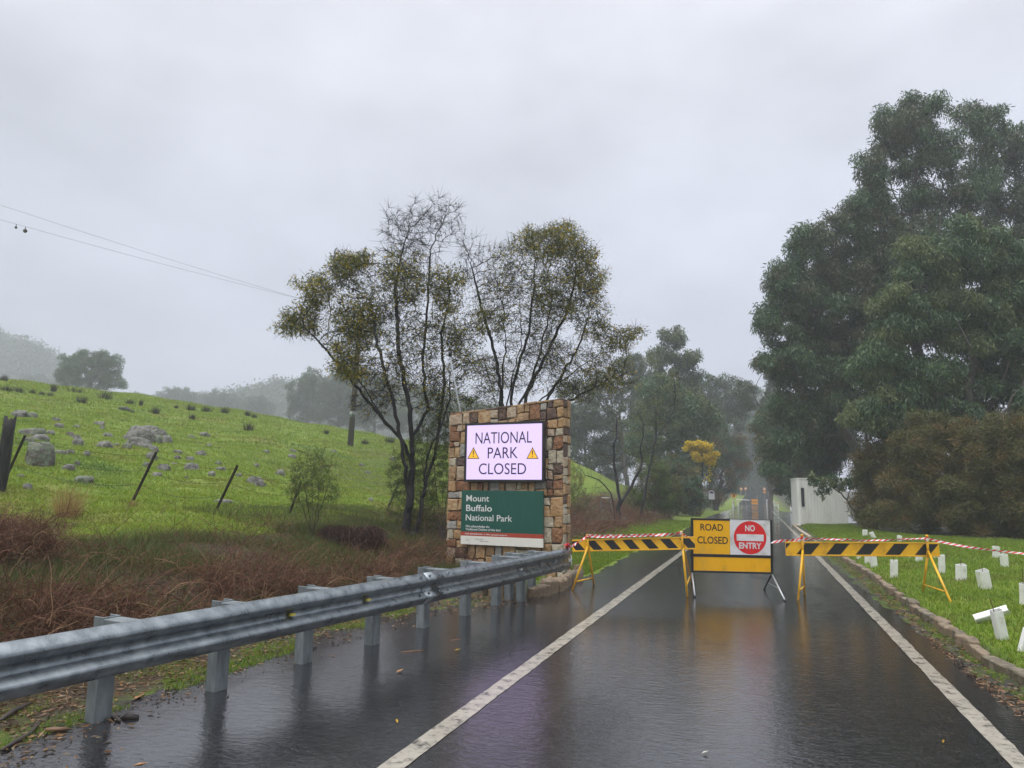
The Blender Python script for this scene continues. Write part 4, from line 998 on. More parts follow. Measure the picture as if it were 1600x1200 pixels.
# ================================================================ POWER POLE, WIRES
polem = mat('weathered_pole', [(.055,.045,.038),(.09,.075,.062),(.12,.105,.09)], 3, .8, 0, .6, 14, .02, 'Object', (4,4,.3))
pb_ = TP(547,697); Zp = (pb_-CPOS)@CF; ptop = P(564,486, Zp)
pp = thing('power_pole', 'weathered timber power pole on the paddock behind the wattles', 'power pole', pb_)
MB().path([pb_-np.array([0,0,.4]), pb_*.5+ptop*.5, ptop], [.20,.17,.14], 12).build('shaft', polem, pp, True)
dp_ = (ptop-pb_)/np.linalg.norm(ptop-pb_); q = pb_+dp_*(1.9)
MB().tube(q, q+dp_*.42, .215, n=14).build('metal_band', mat('pole_band', [(.16,.19,.17),(.24,.27,.24)], 4, .6, .1), pp, True)
MB().box(ptop-dp_*.35, (1.9,.09,.11), (SIDE, BK, (0,0,1))).build('cross_arm', polem, pp)
wm = mat('wire_grey', [(.10,.10,.11),(.14,.14,.15)], 5, .5, .3)
wires = []
for k, (sx, f, lab) in enumerate(((-.75,(0,320),'upper overhead power wire crossing the sky to the pole'), (-.2,(0,343),'lower overhead power wire carrying two dark markers'))):
    ins = ptop+SIDE*sx*1.1-dp_*.25
    MB().tube(ins, ins+np.array([0,0,.16]), .04, .03, 8).build('insulator', galvthin, pp, True)
    a = ins+np.array([0,0,.16]); m_ = P(*f, Zp-12); e = a+(m_-a)*2.6; n = 60
    sagz = .9
    pts = [a+(e-a)*t-np.array([0,0,sagz*4*t*(1-t)])+np.array([0,0,sagz*4*(1/2.6)*(1-1/2.6)*t*2.6*(1 if t < 1/2.6 else 1/(t*2.6))]) for t in np.linspace(0, 1, n)]
    wires.append(pts); o = MB().path(pts, .0065, 4).build('power_wire', wm, None, True); tag(o, lab, 'wire', 'overhead power wires')
for px, py, r, lab in ((25.5,355,.040,'smaller dark marker hanging from the lower power wire'), (40,361,.062,'larger dark marker hanging from the lower power wire')):
    c = min(wires[1], key=lambda p: abs(proj(p)[0]-px)); x_, y_, Z_ = proj(c); i = wires[1].index(c) if False else None
    w1 = np.array(wires[1]); pxs = np.array([proj(p)[0] for p in w1]); od = np.argsort(pxs); c = np.array([np.interp(px, pxs[od], w1[od,k]) for k in range(3)])
    t = thing('wire_marker', lab, 'marker', c); rr = r*1.6
    MB().tube(c-np.array([0,0,.02]), c-np.array([0,0,.10+rr*.3]), .02, n=6).build('hanger', dark, t)
    cs = c-np.array([0,0,.10+rr*1.2]); MB().path([cs+np.array([0,0,rr]), cs+np.array([0,0,rr*.55]), cs, cs-np.array([0,0,rr*.6]), cs-np.array([0,0,rr])], [rr*.35,rr*.85,rr,rr*.8,rr*.3], 12).build('body', mat('marker_brown', [(.03,.024,.022),(.06,.045,.04)], 9, .5), t, True)

# ================================================================ FENCE, STUMP
rust = mat('rusty_steel', [(.020,.017,.016),(.045,.032,.026),(.03,.022,.02)], 12, .7, .2, .3, 40, .004, 'World')
fb = [TP(8,748), TP(207,783), TP(338,796), TP(452,803), TP(604,799)]
ftop = [(39,680),(244,706),(371,727),(470,752),(624,752)]
ft_ = thing('wire_fence', 'sagging wire fence on thin leaning star posts along the paddock edge', 'fence', fb[2])
tops = []
for b, tpx in zip(fb, ftop):
    Z = (b-CPOS)@CF; tp_ = P(*tpx, Z-.15); tops.append((b, tp_)); d, s, u_ = frame(tp_-b); mb = MB()
    for a in (90, 210, 330):
        o = s*math.cos(math.radians(a))+u_*math.sin(math.radians(a)); nrm = np.cross(d, o); mb.box((b+tp_)/2-d*.1+o*.017, (np.linalg.norm(tp_-b)+.2, .036, .009), (d, o, nrm))
    mb.build('post', rust, ft_)
for k, fr_ in enumerate((.92,.62,.34)):
    pts = []
    ends = [tops[0][0]+(tops[0][0]-tops[1][0])*1.2+np.array([0,0,1.0*fr_])]+[b*(1-fr_)+t_*fr_ for b, t_ in tops]
    for i in range(len(ends)-1):
        for t in np.linspace(0, 1, 10)[:-1]: pts.append(ends[i]+(ends[i+1]-ends[i])*t-np.array([0,0,.10*4*t*(1-t)*(1+.4*k)]))
    pts.append(ends[-1]); MB().path(pts, .004, 4).build('wire', rust, ft_)
char = mat('charred_wood', [(.008,.008,.008),(.022,.02,.019),(.05,.045,.04)], 5, .75, 0, 1, 14, .04, 'World', (3,3,.5))
b = TP(-3,765); Z = (b-CPOS)@CF; s = Z/FPX; mb = MB(); nn = 14; rings = []
for k, z in enumerate(np.linspace(-.2, 112*s, 9)):
    c = b+np.array([0,0,z])+CR*(6*s*k/8); w_ = (10-2.0*k/8)*s
    rings.append([c+CR*(w_*math.cos(a)*(1+.22*mnoise.noise(Vector((math.cos(a)*2,math.sin(a)*2,z*1.5)))))+BK*(w_*math.sin(a)*(1+.22*mnoise.noise(Vector((math.cos(a)*2+7,math.sin(a)*2,z*1.5)))))+np.array([0,0,(.07*math.sin(2*a+1)+.05*math.sin(5*a))*(k == 8)]) for a in np.arange(nn)*2*math.pi/nn])
mb.add(sum(rings, [])+[b+np.array([0,0,106*s])+CR*6*s], [(k*nn+i, k*nn+(i+1)%nn, (k+1)*nn+(i+1)%nn, (k+1)*nn+i) for k in range(8) for i in range(nn)]+[(8*nn+i, 8*nn+(i+1)%nn, 9*nn) for i in range(nn)])
tag(mb.build('charred_stump', char, None, True), 'charred black tree stump beside the first leaning fence post at the left edge', 'stump')
# a small timber trestle on the far slope behind the pillar
tb = TP(946,803); Z = (tb-CPOS)@CF; s = Z/FPX; tr = thing('stile', 'small timber A-frame stile with a pale step on the slope right of the pillar', 'stile', tb)
for sx in (-1, 1):
    for q in (-.35,.35): MB().tube(tb+SIDE*sx*9*s*1.2+BK*q+np.array([0,0,-.1]), tb+SIDE*sx*5*s+np.array([0,0,27*s]), .035, n=6).build('leg', polem, tr)
MB().box(tb+np.array([0,0,25*s]), (12*s,.25,.05), (SIDE, BK, (0,0,1))).build('step', whitem, tr)
for z in (9, 17): MB().tube(tb-SIDE*8*s+np.array([0,0,z*s]), tb+SIDE*8*s+np.array([0,0,z*s]), .025, n=6).build('rung', polem, tr)

# ================================================================ ROCKS in the paddock
rocksurf = mat('paddock_granite', [(.05,.047,.042),(.12,.115,.10),(.22,.215,.19),(.10,.098,.08)], 4.5, .85, 0, 1, 7, .12, 'World', detail=8)
rock3 = mat('paddock_granite_lichen', [(.045,.04,.036),(.11,.09,.08),(.16,.19,.13),(.085,.068,.06)], 3, .85, 0, 1, 7, .12, 'World', detail=8)
import bmesh
RM = []
for k in range(7):
    bmm = bmesh.new(); bmesh.ops.create_icosphere(bmm, subdivisions=3, radius=1)
    for v in bmm.verts:
        p = v.co.copy(); h = mnoise.noise(p*1.1+Vector((k*9,0,0)))*.42+mnoise.noise(p*2.7+Vector((0,k*5,0)))*.18+mnoise.noise(p*6)*.05
        q = p*(1+h); q.z = min(q.z, .82+.15*mnoise.noise(p*3)); v.co = q
    me = bpy.data.meshes.new('rock'); bmm.to_mesh(me); bmm.free(); me.polygons.foreach_set('use_smooth', [True]*len(me.polygons)); me.materials.append(rock3 if k in (1,4) else rocksurf); RM.append(me)
ROCKS = [(27,651,26,10),(47,652,17,8),(85,657,12,5),(90,667,13,6),(118,668,13,5),(152,664,19,6),(158,670,10,5),(207,688,46,24),(216,697,37,13),(231,671,22,7),(243,680,24,10),(241,691,20,12),(258,690,17,10),(165,682,16,6),(158,698,22,9),(197,700,13,8),(116,686,16,7),(119,696,17,11),(108,680,12,6),(75,678,13,6),(46,679,37,11),(56,688,26,10),(43,691,17,9),(55,726,43,36),(93,709,16,6),(105,709,17,7),(134,713,10,9),(119,727,10,7),(103,733,19,8),(126,752,29,9),(30,745,10,4),(40,764,16,9),(239,705,16,9),(234,717,20,11),(254,735,19,10),(241,744,17,6),(227,730,11,8),(297,735,19,12),(295,719,13,6),(276,717,11,6),(277,708,14,5),(312,711,17,7),(319,681,17,6),(296,684,13,4),(329,743,14,7),(344,735,13,6),(341,726,10,6),(371,744,10,5),(400,730,10,6),(398,757,27,12),(437,743,16,8),(346,785,26,5),(415,707,10,4),(456,706,11,5),(454,715,13,6),(437,742,15,8),(404,760,13,9),(564,729,10,5),(521,707,9,4),(574,740,11,4),(614,719,10,6),(579,783,9,5),(181,696,9,4),(325,697,10,4),(290,748,9,4),(270,727,12,4)]
LM = [('the largest paddock boulder',207,676),('the charred-stump boulder',55,708),('the second leaning fence post',225,745),('the third leaning fence post',355,762),('the green verge shrub',490,760),('the power pole foot',547,697),('the grass tussock',105,765),('the left photo edge',8,690)]
def dirword(dx, dy):
    h = 'left of' if dx < 0 else 'right of'; v = 'above' if dy < 0 else 'below'
    if abs(dx) > 2.2*abs(dy): return h
    if abs(dy) > 2.2*abs(dx): return v
    return v+' and '+h
labs = {}; items = []
for i, (px, py, w, h) in enumerate(ROCKS):
    if (px, py) == (207,688): lab = 'largest grey boulder in the paddock with smaller rocks at its right'
    elif (px, py) == (55,726): lab = 'big square dark boulder with pale green top close to the charred stump'
    elif (px, py) == (216,697): lab = 'low wide boulder lying directly in front of the largest paddock boulder'
    else:
        nm, lx, ly = min(LM, key=lambda q: (q[1]-px)**2+((q[2]-py)*1.6)**2); d = math.hypot(lx-px, ly-py)
        size = 'small' if w < 12.5 else ('medium' if w < 20 else 'large'); shape = 'flat' if h < w*.42 else 'rounded'
        lab = f'{size} {shape} grey rock {dirword(px-lx, py-ly)} {nm}'
        labs.setdefault(lab, []).append((d, i))
    items.append(lab)
for lab, l in labs.items():
    l.sort()
    if len(l) > 1:
        for k, (d, i) in enumerate(l): items[i] = lab+', '+(['nearest it','second nearest it','third nearest it','fourth nearest it','fifth nearest it'][min(k,4)] if k < len(l)-1 or len(l) > 5 else 'farthest one')
for i, (px, py, w, h) in enumerate(ROCKS):
    b = TP(px, py); s = ((b-CPOS)@CF)/FPX; r = random.Random(i)
    o = bpy.data.objects.new('rock', RM[i % 7 if w < 30 else (1 if px < 100 else 0)]); COL.objects.link(o)
    o.location = b+np.array([0,0,-h*s*.05])+BK*w*s*.25; o.rotation_euler = (r.uniform(-.12,.12), r.uniform(-.12,.12), r.uniform(0, 6.28)); o.scale = (w*s*.54*r.uniform(.9,1.1), w*s*.5*r.uniform(.75,1), h*s*1.22)
    tag(o, items[i], 'rock', 'granite rocks in the paddock')

# ================================================================ LITTER on the road
bark_l = mat('bark_litter', [(.10,.055,.03),(.20,.11,.06),(.14,.07,.04)], 8, .6); barkd = mat('bark_dark', [(.02,.016,.014),(.05,.035,.028)], 8, .5); leaf_y = mat('fallen_leaf_yellow', [(.45,.28,.03),(.5,.34,.05)], 10, .5); leaf_b = mat('fallen_leaf_brown', [(.30,.15,.06),(.38,.2,.08)], 10, .5)
def stick(label, pa, pb, r, m, bend=.0):
    a, b = H(*pa, r*.7), H(*pb, r*.7); a[2] = max(a[2], G(a[0],a[1])+r*.7); b[2] = max(b[2], G(b[0],b[1])+r*.7); c = (a+b)/2+np.cross(b-a, (0,0,1))*bend
    tag(MB().path([a, a*.55+c*.45, c, c*.5+b*.5, b], [r*.6,r,r*.95,r*.8,r*.4], 6).build('fallen_twig', m, None, True), label, 'twig')
stick('straight brown twig lying on the wet asphalt between guardrail and white line', (626,1019.5), (662,1016), .009, bark_l)
stick('pale twig lying on the asphalt in front of the last guardrail posts', (702,1001), (720,998.5), .007, bark_l, .05)
stick('long dark stick lying in the wet soil at the bottom left corner', (2,1174), (66,1128), .016, barkd, .06)
stick('reddish stick beside the nearest guardrail post', (70,1142), (108,1140), .016, bark_l, .04)
stick('forked dark stick on the moss left of the nearest guardrail post', (0,1128), (50,1100), .02, barkd, -.05)
stick('short curved brown stick on the moss behind the nearest guardrail post', (188,1128), (152,1118), .012, barkd, .1)
b = H(200,1124,.0); mb = MB(); mb.path([b+SIDE*-.05, b+np.array([0,0,.02]), b+SIDE*.07+np.array([0,0,.012])], [.012,.03,.016], 7); tag(mb.build('bark_piece', barkd, None, True), 'dark lump of bark on the asphalt beside the nearest guardrail post', 'bark')
def leaf(label, px, py, L, m, a):
    b = H(px, py, .012); r = np.random.default_rng(int(px)); d = SIDE*math.cos(a)+BK*math.sin(a); s = np.cross((0,0,1), d)
    vs = [b-d*L/2, b-d*L*.1+s*L*.2+np.array([0,0,.010]), b+d*L/2+np.array([0,0,.014]), b-s*L*.2+np.array([0,0,.012]), b+np.array([0,0,-.003])]
    o = MB().add(vs, [(0,4,1),(1,4,2),(2,4,3),(3,4,0)]).build('fallen_leaf', m); tag(o, label, 'leaf', 'leaves fallen on the wet road')
leaf('yellow leaf on the asphalt below the brown twig', 715, 1016, .07, leaf_y, .3)
leaf('curled brown leaf on the asphalt below the guardrail, left of the yellow one', 625, 1049, .10, leaf_b, 1.0)
leaf('small pale leaf on the asphalt near the lower left white line', 620, 1128, .05, leaf_y, 2.0)
leaf('brown leaf on wet asphalt at the very bottom left of the road', 219, 1196, .09, leaf_b, .1)
leaf('pale leaf lying on the road in the lower middle of the lane', 1102, 1177, .05, mat('pale_chip', (.6,.58,.52), 5, .5), .2)
leaf('tiny yellow leaf near the right white line', 1474, 1160, .035, leaf_y, .9)
leaf('orange brown leaf on the moss beside the stone kerb', 1508, 1014, .09, leaf_b, .5)
leaf('orange brown leaf on the moss by the second guardrail post', 216, 1090, .12, leaf_b, 1.3)
# ================================================================ VEGETATION
barkdark = mat('wet_dark_bark', [(.010,.010,.012),(.022,.020,.022),(.04,.036,.034)], 4, .65, 0, .8, 20, .02, 'World', (1,1,.4))
barkgum = mat('gum_bark', [(.06,.05,.042),(.11,.095,.08),(.16,.14,.12)], 2, .7, 0, .5, 12, .02, 'World', (1,1,.3))
barktwig = mat('twig_bark', [(.030,.022,.020),(.05,.038,.03)], 5, .7)
wat = leafmat('wattle_leaf', [(.120,.156,.024),(.180,.192,.026),(.144,.168,.036),(.408,.312,.022),(.528,.384,.018)], .4)
watg = leafmat('wattle_leaf_green', [(.060,.090,.026),(.096,.120,.034),(.132,.144,.036),(.216,.168,.026)], .4)
gum = leafmat('gum_leaf', [(.034,.080,.036),(.055,.112,.046),(.078,.145,.054),(.125,.185,.068),(.042,.088,.042)], .18, .35, .5)
gumb = leafmat('gum_leaf_brownish', [(.066,.090,.041),(.102,.114,.053),(.079,.102,.048),(.132,.126,.060)], .18, .4, .45)
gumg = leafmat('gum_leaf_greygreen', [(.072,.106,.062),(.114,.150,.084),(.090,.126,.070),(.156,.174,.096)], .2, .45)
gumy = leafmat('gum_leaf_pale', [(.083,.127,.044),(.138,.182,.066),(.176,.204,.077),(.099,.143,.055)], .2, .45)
brn = leafmat('brown_foliage', [(.112,.073,.022),(.188,.106,.033),(.125,.110,.030),(.094,.100,.027),(.237,.144,.037)], .15, .55)
bloom = leafmat('wattle_bloom', [(.78,.58,.02),(.85,.66,.03),(.66,.48,.02),(.34,.30,.03)], .35, .6)
shrubg = leafmat('broom_green', [(.07,.12,.02),(.11,.17,.028),(.085,.13,.024),(.15,.19,.04)], .25, .5)
olive = leafmat('olive_shrub', [(.091,.104,.026),(.143,.143,.034),(.111,.091,.029),(.072,.085,.023)], .2, .5)

def stemsfrom(pxs, Z):    # polylines in photo pixels at one depth -> world
    return [[P(p[0], p[1], Z+(p[2] if len(p) > 2 else 0)) for p in s] for s in pxs]
# --- the two wattles behind the pillar
wb = TP(645,838); ZW = (wb-CPOS)@CF
tree('wattle_tree', 'dark many-stemmed wattle with sparse yellowish leaves left of the stone pillar', 'tree', wb,
     [(470,500,34,24,.3),(500,452,34,30,.2),(548,418,40,26,.5),(446,514,20,12,0),(545,565,34,34,-.4),(560,490,50,36,0),(615,470,46,60,.4),(645,372,52,52,.2),(690,345,28,40,.5),(632,432,40,45,-.5),(700,452,34,36,-.3),(690,520,40,40,.6),(622,565,46,46,-.5),(590,620,46,34,.3),(690,600,40,40,.2),(560,520,40,30,.8),(725,560,25,40,0)],
     ZW, 7000, 27000, .085, .026, [wat, watg], barkdark, 'wattles behind the stone pillar', .115, .0058, .15, .17, .19, .14, 11,
     stemsfrom([[(633,842),(640,780),(646,735),(642,690),(640,640,.2),(632,590,.3)],[(650,836),(662,770),(664,740),(672,700),(690,665),(702,625,.3),(704,580,.5)],[(646,735),(630,690),(600,655,-.3),(565,600,-.5)],[(642,690),(668,640,.6),(660,560,.8),(668,470,.7),(672,400,.6)],[(640,780),(628,700,-.2),(612,620,-.3),(590,540,-.2),(578,470,0)],[(646,735),(640,640,-.3),(622,540,-.2),(618,450,.1),(632,380,.3)],[(630,690),(585,640,.3),(530,570,.2),(490,525,.1)],[(662,770),(684,690,.5),(694,600,.6),(690,520,.5),(704,460,.3)]], ZW), 6,
     [2.6,2.4,2.4,2.0,1.6,1.2,.45,0,.02,.8,1.4,1.1,.35,.2,.5,1.2,.7], .9, shell=.5, slim=.35, gappy=.18)
wb2 = TP(800,838); wb2 = P(800,800,ZW+2.2); wb2[2] = G(wb2[0], wb2[1])
Z2 = (wb2-CPOS)@CF
tree('wattle_tree', 'spreading dark wattle with yellow-tinged crown directly behind the stone pillar', 'tree', wb2,
     [(800,410,36,40,-.3),(850,378,46,30,.3),(885,380,36,28,0),(912,425,34,42,.2),(870,460,52,56,.2),(790,462,52,56,-.2),(738,415,26,44,0),(765,500,40,26,-.4),(835,530,50,50,.3),(918,490,30,44,-.3),(960,530,36,26,.4),(928,585,44,34,.1),(868,570,44,44,-.5),(985,525,18,16,0),(775,585,50,40,.5),(900,610,40,24,.2),(960,590,30,24,-.2)],
     Z2, 7000, 27000, .085, .026, [wat, watg], barkdark, 'wattles behind the stone pillar', .125, .0058, .16, .18, .19, .15, 12,
     stemsfrom([[(798,800),(796,700),(790,640),(800,590),(815,540,.2),(812,480,.3)],[(804,800),(806,690),(812,630),(832,590),(850,530,-.2),(862,470,-.3)],[(806,690),(840,630,.3),(890,585,.5),(925,560,.6)],[(796,700),(772,620,-.4),(755,560,-.5)],[(812,660),(870,635,.2),(940,600,.4),(975,575,.5)],[(804,700),(822,620,.2),(850,560,.3),(885,490,.4),(900,430,.4)],[(798,720),(785,630,-.2),(775,560,-.3),(752,480,-.2),(736,410,-.1)],[(796,700),(800,610,.4),(826,520,.4),(836,440,.3)],[(806,690),(858,620,.1),(905,540,.2),(925,480,.2)],[(806,700),(780,640,.5),(790,540,.5),(786,470,.3)]], Z2), 6,
     [.6,2.6,2.7,2.4,1.3,.4,.02,1.7,.4,.9,2.0,.9,.35,1.8,.5,.6,.9], .9, shell=.5, slim=.35, gappy=.18)
# --- the tall eucalypts on the right
def gumtree(label, basepx, Z, clumps, seed, n_leaf, lm=[gum, gumb], nattr=2000, L=.30, Wd=.07, rb=.30, grp='tall eucalypts right of the road', spread=.40, name='eucalypt', step=.55, bark=barkgum, tip=.014, droop=.8, twigs=0, leafw=None, kill=.6, gappy=.3):
    b = P(basepx[0], basepx[1], Z); b[2] = G(b[0], b[1])
    return tree(name, label, 'tree', b, clumps, Z, nattr, n_leaf, L, Wd, lm, bark, grp, rb, tip, step, kill, droop, spread, seed, twigs=twigs, leafw=leafw, gappy=gappy)
gumtree('leaning-crowned eucalypt nearest the road on the right, behind the white cabin', (1378,812), 42,
        [(1222,490,34,40),(1234,440,36,36),(1268,382,34,34),(1322,345,34,26),(1290,430,30,30,2),(1268,500,30,32,1),(1296,652,40,32,3),(1285,732,30,24,6),(1302,545,44,34,2),(1240,560,52,44),(1325,470,52,46),(1238,640,38,40),(1325,590,60,50),(1222,700,30,36),(1290,690,52,44,5),(1350,400,40,34,1)], 31, 115000, rb=.32)
gumtree('tallest eucalypt on the right, its crown top with open gaps of sky', (1440,812), 42,
        [(1405,200,38,44),(1410,368,56,26),(1450,390,50,30),(1428,262,30,26),(1500,300,40,30),(1438,172,34,26),(1376,265,30,30),(1468,235,34,36),(1350,320,34,24),(1425,318,44,28),(1400,420,64,44),(1490,320,34,30),(1450,480,70,50),(1380,540,60,50)], 32, 82000, rb=.38)
gumtree('tall eucalypt at the right photo edge behind the others', (1570,812), 44,
        [(1522,182,32,28),(1560,212,40,32),(1598,225,44,40),(1530,278,34,34),(1592,310,54,34),(1655,260,60,60),(1510,380,50,40),(1610,400,70,50),(1680,380,70,80)], 33, 78000, rb=.36)
gumtree('broad front eucalypt with lighter green drooping leaves above the brown thicket', (1500,815), 33,
        [(1455,405,52,38),(1525,392,54,40),(1590,425,54,52),(1425,490,56,48),(1530,500,74,60),(1450,590,74,50),(1560,600,74,52),(1645,500,74,76),(1385,570,48,46),(1500,660,80,38),(1380,640,50,40)], 34, 145000, lm=[gum, gumy], L=.27, Wd=.065, rb=.30)
gumtree('pale slender eucalypt peeping out left of the tall right-hand eucalypts', (1205,790), 82,
        [(1192,572,14,16),(1200,600,16,18),(1162,606,22,14),(1176,625,22,14),(1205,640,22,30)], 35, 9000, lm=[gumg], L=.4, Wd=.12, rb=.28, grp=None, step=.8, kill=.9)
gumtree('dark bushy eucalypt standing right of the far road behind the cabin', (1246,800), 58,
        [(1205,668,26,30),(1232,650,30,36),(1222,712,34,30),(1250,700,30,40),(1224,742,24,28),(1250,760,26,26),(1232,766,16,20)], 36, 34000, lm=[gum, olive], L=.27, Wd=.08, rb=.2, grp=None, nattr=900)
# drooping branch in front of the cabin
bb_ = TP(1345,826); Zb = 36.0
tree('overhanging_shrub', 'leafy branch end drooping in front of the white cabin roof', 'shrub', P(1352,822,Zb)*np.array([1,1,0])+np.array([0,0,G(*P(1352,822,Zb)[:2])]), [(1290,752,16,10),(1272,748,10,8),(1308,755,12,7),(1336,752,12,10),(1283,768,5,12)], Zb, 260, 1500, .2, .08, [gum, gumy], barkdark, None, .05, .008, .2, .22, .5, .12, 37, leafw=[1,1,1,1,.6])
# brown thicket in front of the eucalypts
def thicket(label, basepx, Z, clumps, seed, n, lm=[olive, brn], nattr=1500, L=.20, Wd=.034, name='thicket_shrub', spread=.24, grp='brown shrubs along the lawn edge', twigs=1, step=.3, cat='shrub', droop=.0, tip=.005, rb=.07):
    b = P(basepx[0], basepx[1], Z); b[2] = G(b[0], b[1])
    return tree(name, label, cat, b, clumps, Z, nattr, n, L, Wd, lm, barktwig, grp, rb, tip, step, .33, droop, spread, seed, twigs=twigs, trunk_top=b+np.array([0,0,.5]), gappy=.10)
thicket('leftmost brown thicket shrub touching the white cabin', (1370,832), 33, [(1378,742,32,36),(1395,700,40,40),(1366,795,30,26),(1410,770,46,46),(1352,720,18,20)], 41, 48000)
thicket('tallest brown thicket shrub in the middle of the lawn edge', (1450,838), 30, [(1450,690,56,44),(1500,700,46,44),(1440,760,60,50),(1500,790,60,40),(1420,800,50,34)], 42, 66000)
thicket('brown-red thicket shrub right of the middle at the lawn edge', (1540,842), 28, [(1550,700,50,44),(1580,740,50,50),(1530,780,56,44),(1590,810,50,34),(1520,820,40,24)], 43, 62000)
thicket('brown thicket shrub cut off by the right photo edge', (1640,850), 26.5, [(1630,690,50,50),(1660,760,60,60),(1610,790,40,50),(1650,830,50,30)], 44, 38000)
# --- middle distance, left of the road
G2 = 'trees along the left of the far road'
gumtree('tall slender eucalypt with a tufted crown above the left roadside trees', (1042,800), 72, [(1052,528,22,18),(1040,556,26,20),(1066,560,26,22),(1085,590,16,18),(1048,600,36,26),(1030,640,36,30),(1070,640,34,36)], 51, 26000, lm=[gumg, gumy], L=.34, Wd=.10, grp=G2, nattr=1000, leafw=[1,1,1,1,1,1,1])
gumtree('grey-green spreading eucalypt left of the tufted tall one', (985,800), 84, [(985,572,34,22),(950,600,34,26),(1005,600,30,30),(930,640,40,30),(975,650,40,36),(900,610,34,18)], 52, 22000, lm=[gumg], L=.36, Wd=.11, grp=G2, nattr=900)
gumtree('dark rounded tree standing behind the green slope right of the pillar', (915,760), 88, [(912,662,40,30),(935,690,44,36),(890,690,34,34),(960,720,40,34),(915,715,50,34)], 53, 26000, lm=[gum, gumg], L=.34, Wd=.10, grp=G2, nattr=900)
gumtree('broad eucalypt with pale top leaning over the far road from the left', (1108,796), 96, [(1112,600,34,20),(1142,606,28,18),(1165,612,24,14),(1120,640,40,30),(1100,680,40,34),(1142,650,30,26),(1128,700,28,30)], 54, 28000, lm=[gumg, gum], L=.38, Wd=.11, grp=G2, nattr=1000)
gumtree('bushy green eucalypt in front of the left roadside trees', (1062,800), 62, [(1030,620,36,34),(1062,650,40,36),(1095,650,36,34),(1040,690,44,36),(1085,710,40,36),(1010,680,34,36)], 55, 34000, lm=[gum, gumy], L=.28, Wd=.085, grp=G2, nattr=1100)
gumtree('dark purple-brown tree beside the far road next to the yellow wattle', (1118,794), 76, [(1132,690,28,26),(1148,715,22,30),(1118,735,26,34),(1134,752,20,22),(1112,775,22,18)], 56, 22000, lm=[gum, brn], L=.26, Wd=.06, grp=G2, nattr=900)
gumtree('golden flowering wattle among the dark left roadside trees', (1092,800), 58, [(1088,698,16,10),(1100,702,16,12),(1108,716,10,12),(1095,712,14,8),(1098,740,16,16)], 57, 6500, lm=[bloom], L=.14, Wd=.10, rb=.10, grp=None, nattr=500, name='wattle_tree', spread=.2, step=.3, bark=barkdark, droop=.1, leafw=[2,2,2,1.5,.12], kill=.35)
gumtree('dense dark undergrowth tree below the yellow wattle', (1058,806), 54, [(1050,750,34,34),(1076,760,26,28),(1086,778,14,18),(1040,780,30,22)], 58, 24000, lm=[gum, olive], L=.22, Wd=.07, rb=.12, grp=G2, nattr=800, spread=.3, step=.4)
gumtree('olive green bushy shrub tree right of the bare dark tree', (1020,808), 44, [(1020,745,28,30),(1040,770,30,26),(1000,780,26,24),(1050,795,26,12)], 59, 20000, lm=[shrubg, olive], L=.16, Wd=.035, rb=.08, grp=None, nattr=900, spread=.2, step=.3, droop=0, name='shrub_tree', twigs=1, tip=.008, kill=.33)
# bare dark tree right of the pillar
bt = TP(964,812); Zt = (bt-CPOS)@CF
tree('bare_tree', 'nearly leafless dark tree with spreading limbs right of the stone pillar', 'tree', bt, [(912,742,20,12),(930,705,20,24),(960,650,16,40),(985,720,16,30),(1010,720,14,40),(1030,640,16,30),(1055,600,14,26),(1000,650,22,30),(940,760,20,14)], Zt, 700, 1500, .12, .04, [watg], barkdark, None, .15, .009, .3, .36, .2, .2, 61,
     stemsfrom([[(962,816),(960,790),(952,770),(935,750),(915,742)],[(966,816),(968,780),(962,740),(958,700)],[(968,790),(985,760),(1000,735),(1003,715)],[(1000,808,2),(1008,770,2),(1018,720,2),(1026,680,2),(1024,640,2)],[(1026,680,2),(1045,660,2),(1055,630,2)]], Zt), 2, [.3,.3,.6,.5,.6,1,1,.6,.2])
# end of the road: hazy forest
for i, (px, py, Z, r, lab) in enumerate(((1160,690,160,26,'hazy left tree closing the far end of the road'),(1181,690,190,30,'faint hazy tree in the middle of the far road end'),(1205,690,170,28,'hazy right tree closing the far end of the road'),(1174,655,230,32,'faintest tall tree behind the far road end'),(1193,738,215,24,'low hazy tree right behind the rise of the road'),(1170,740,205,24,'low hazy tree left behind the rise of the road'))):
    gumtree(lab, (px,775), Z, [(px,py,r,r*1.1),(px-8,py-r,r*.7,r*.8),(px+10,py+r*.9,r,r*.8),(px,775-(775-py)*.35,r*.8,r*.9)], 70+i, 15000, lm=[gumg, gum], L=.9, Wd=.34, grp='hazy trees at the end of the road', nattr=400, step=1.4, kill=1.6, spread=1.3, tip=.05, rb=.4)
hp = np.concatenate(HILLPTS); r = np.random.default_rng(77); hp = hp[hp[:,2] > 2]; src = hp[r.integers(0, len(hp), 130000)]+r.normal(0, 1, (130000,3))*np.array([3,3,1.2]); D = r.normal(0, 1, (130000,3))
V, F = leaf_quads(src, D, r.uniform(.7, 1.7, 130000), r.uniform(.5, 1.1, 130000), r); tag(mesh_np('hill_forest', V, F, gumg), 'closed forest covering the misty hills', 'forest', kind='stuff')
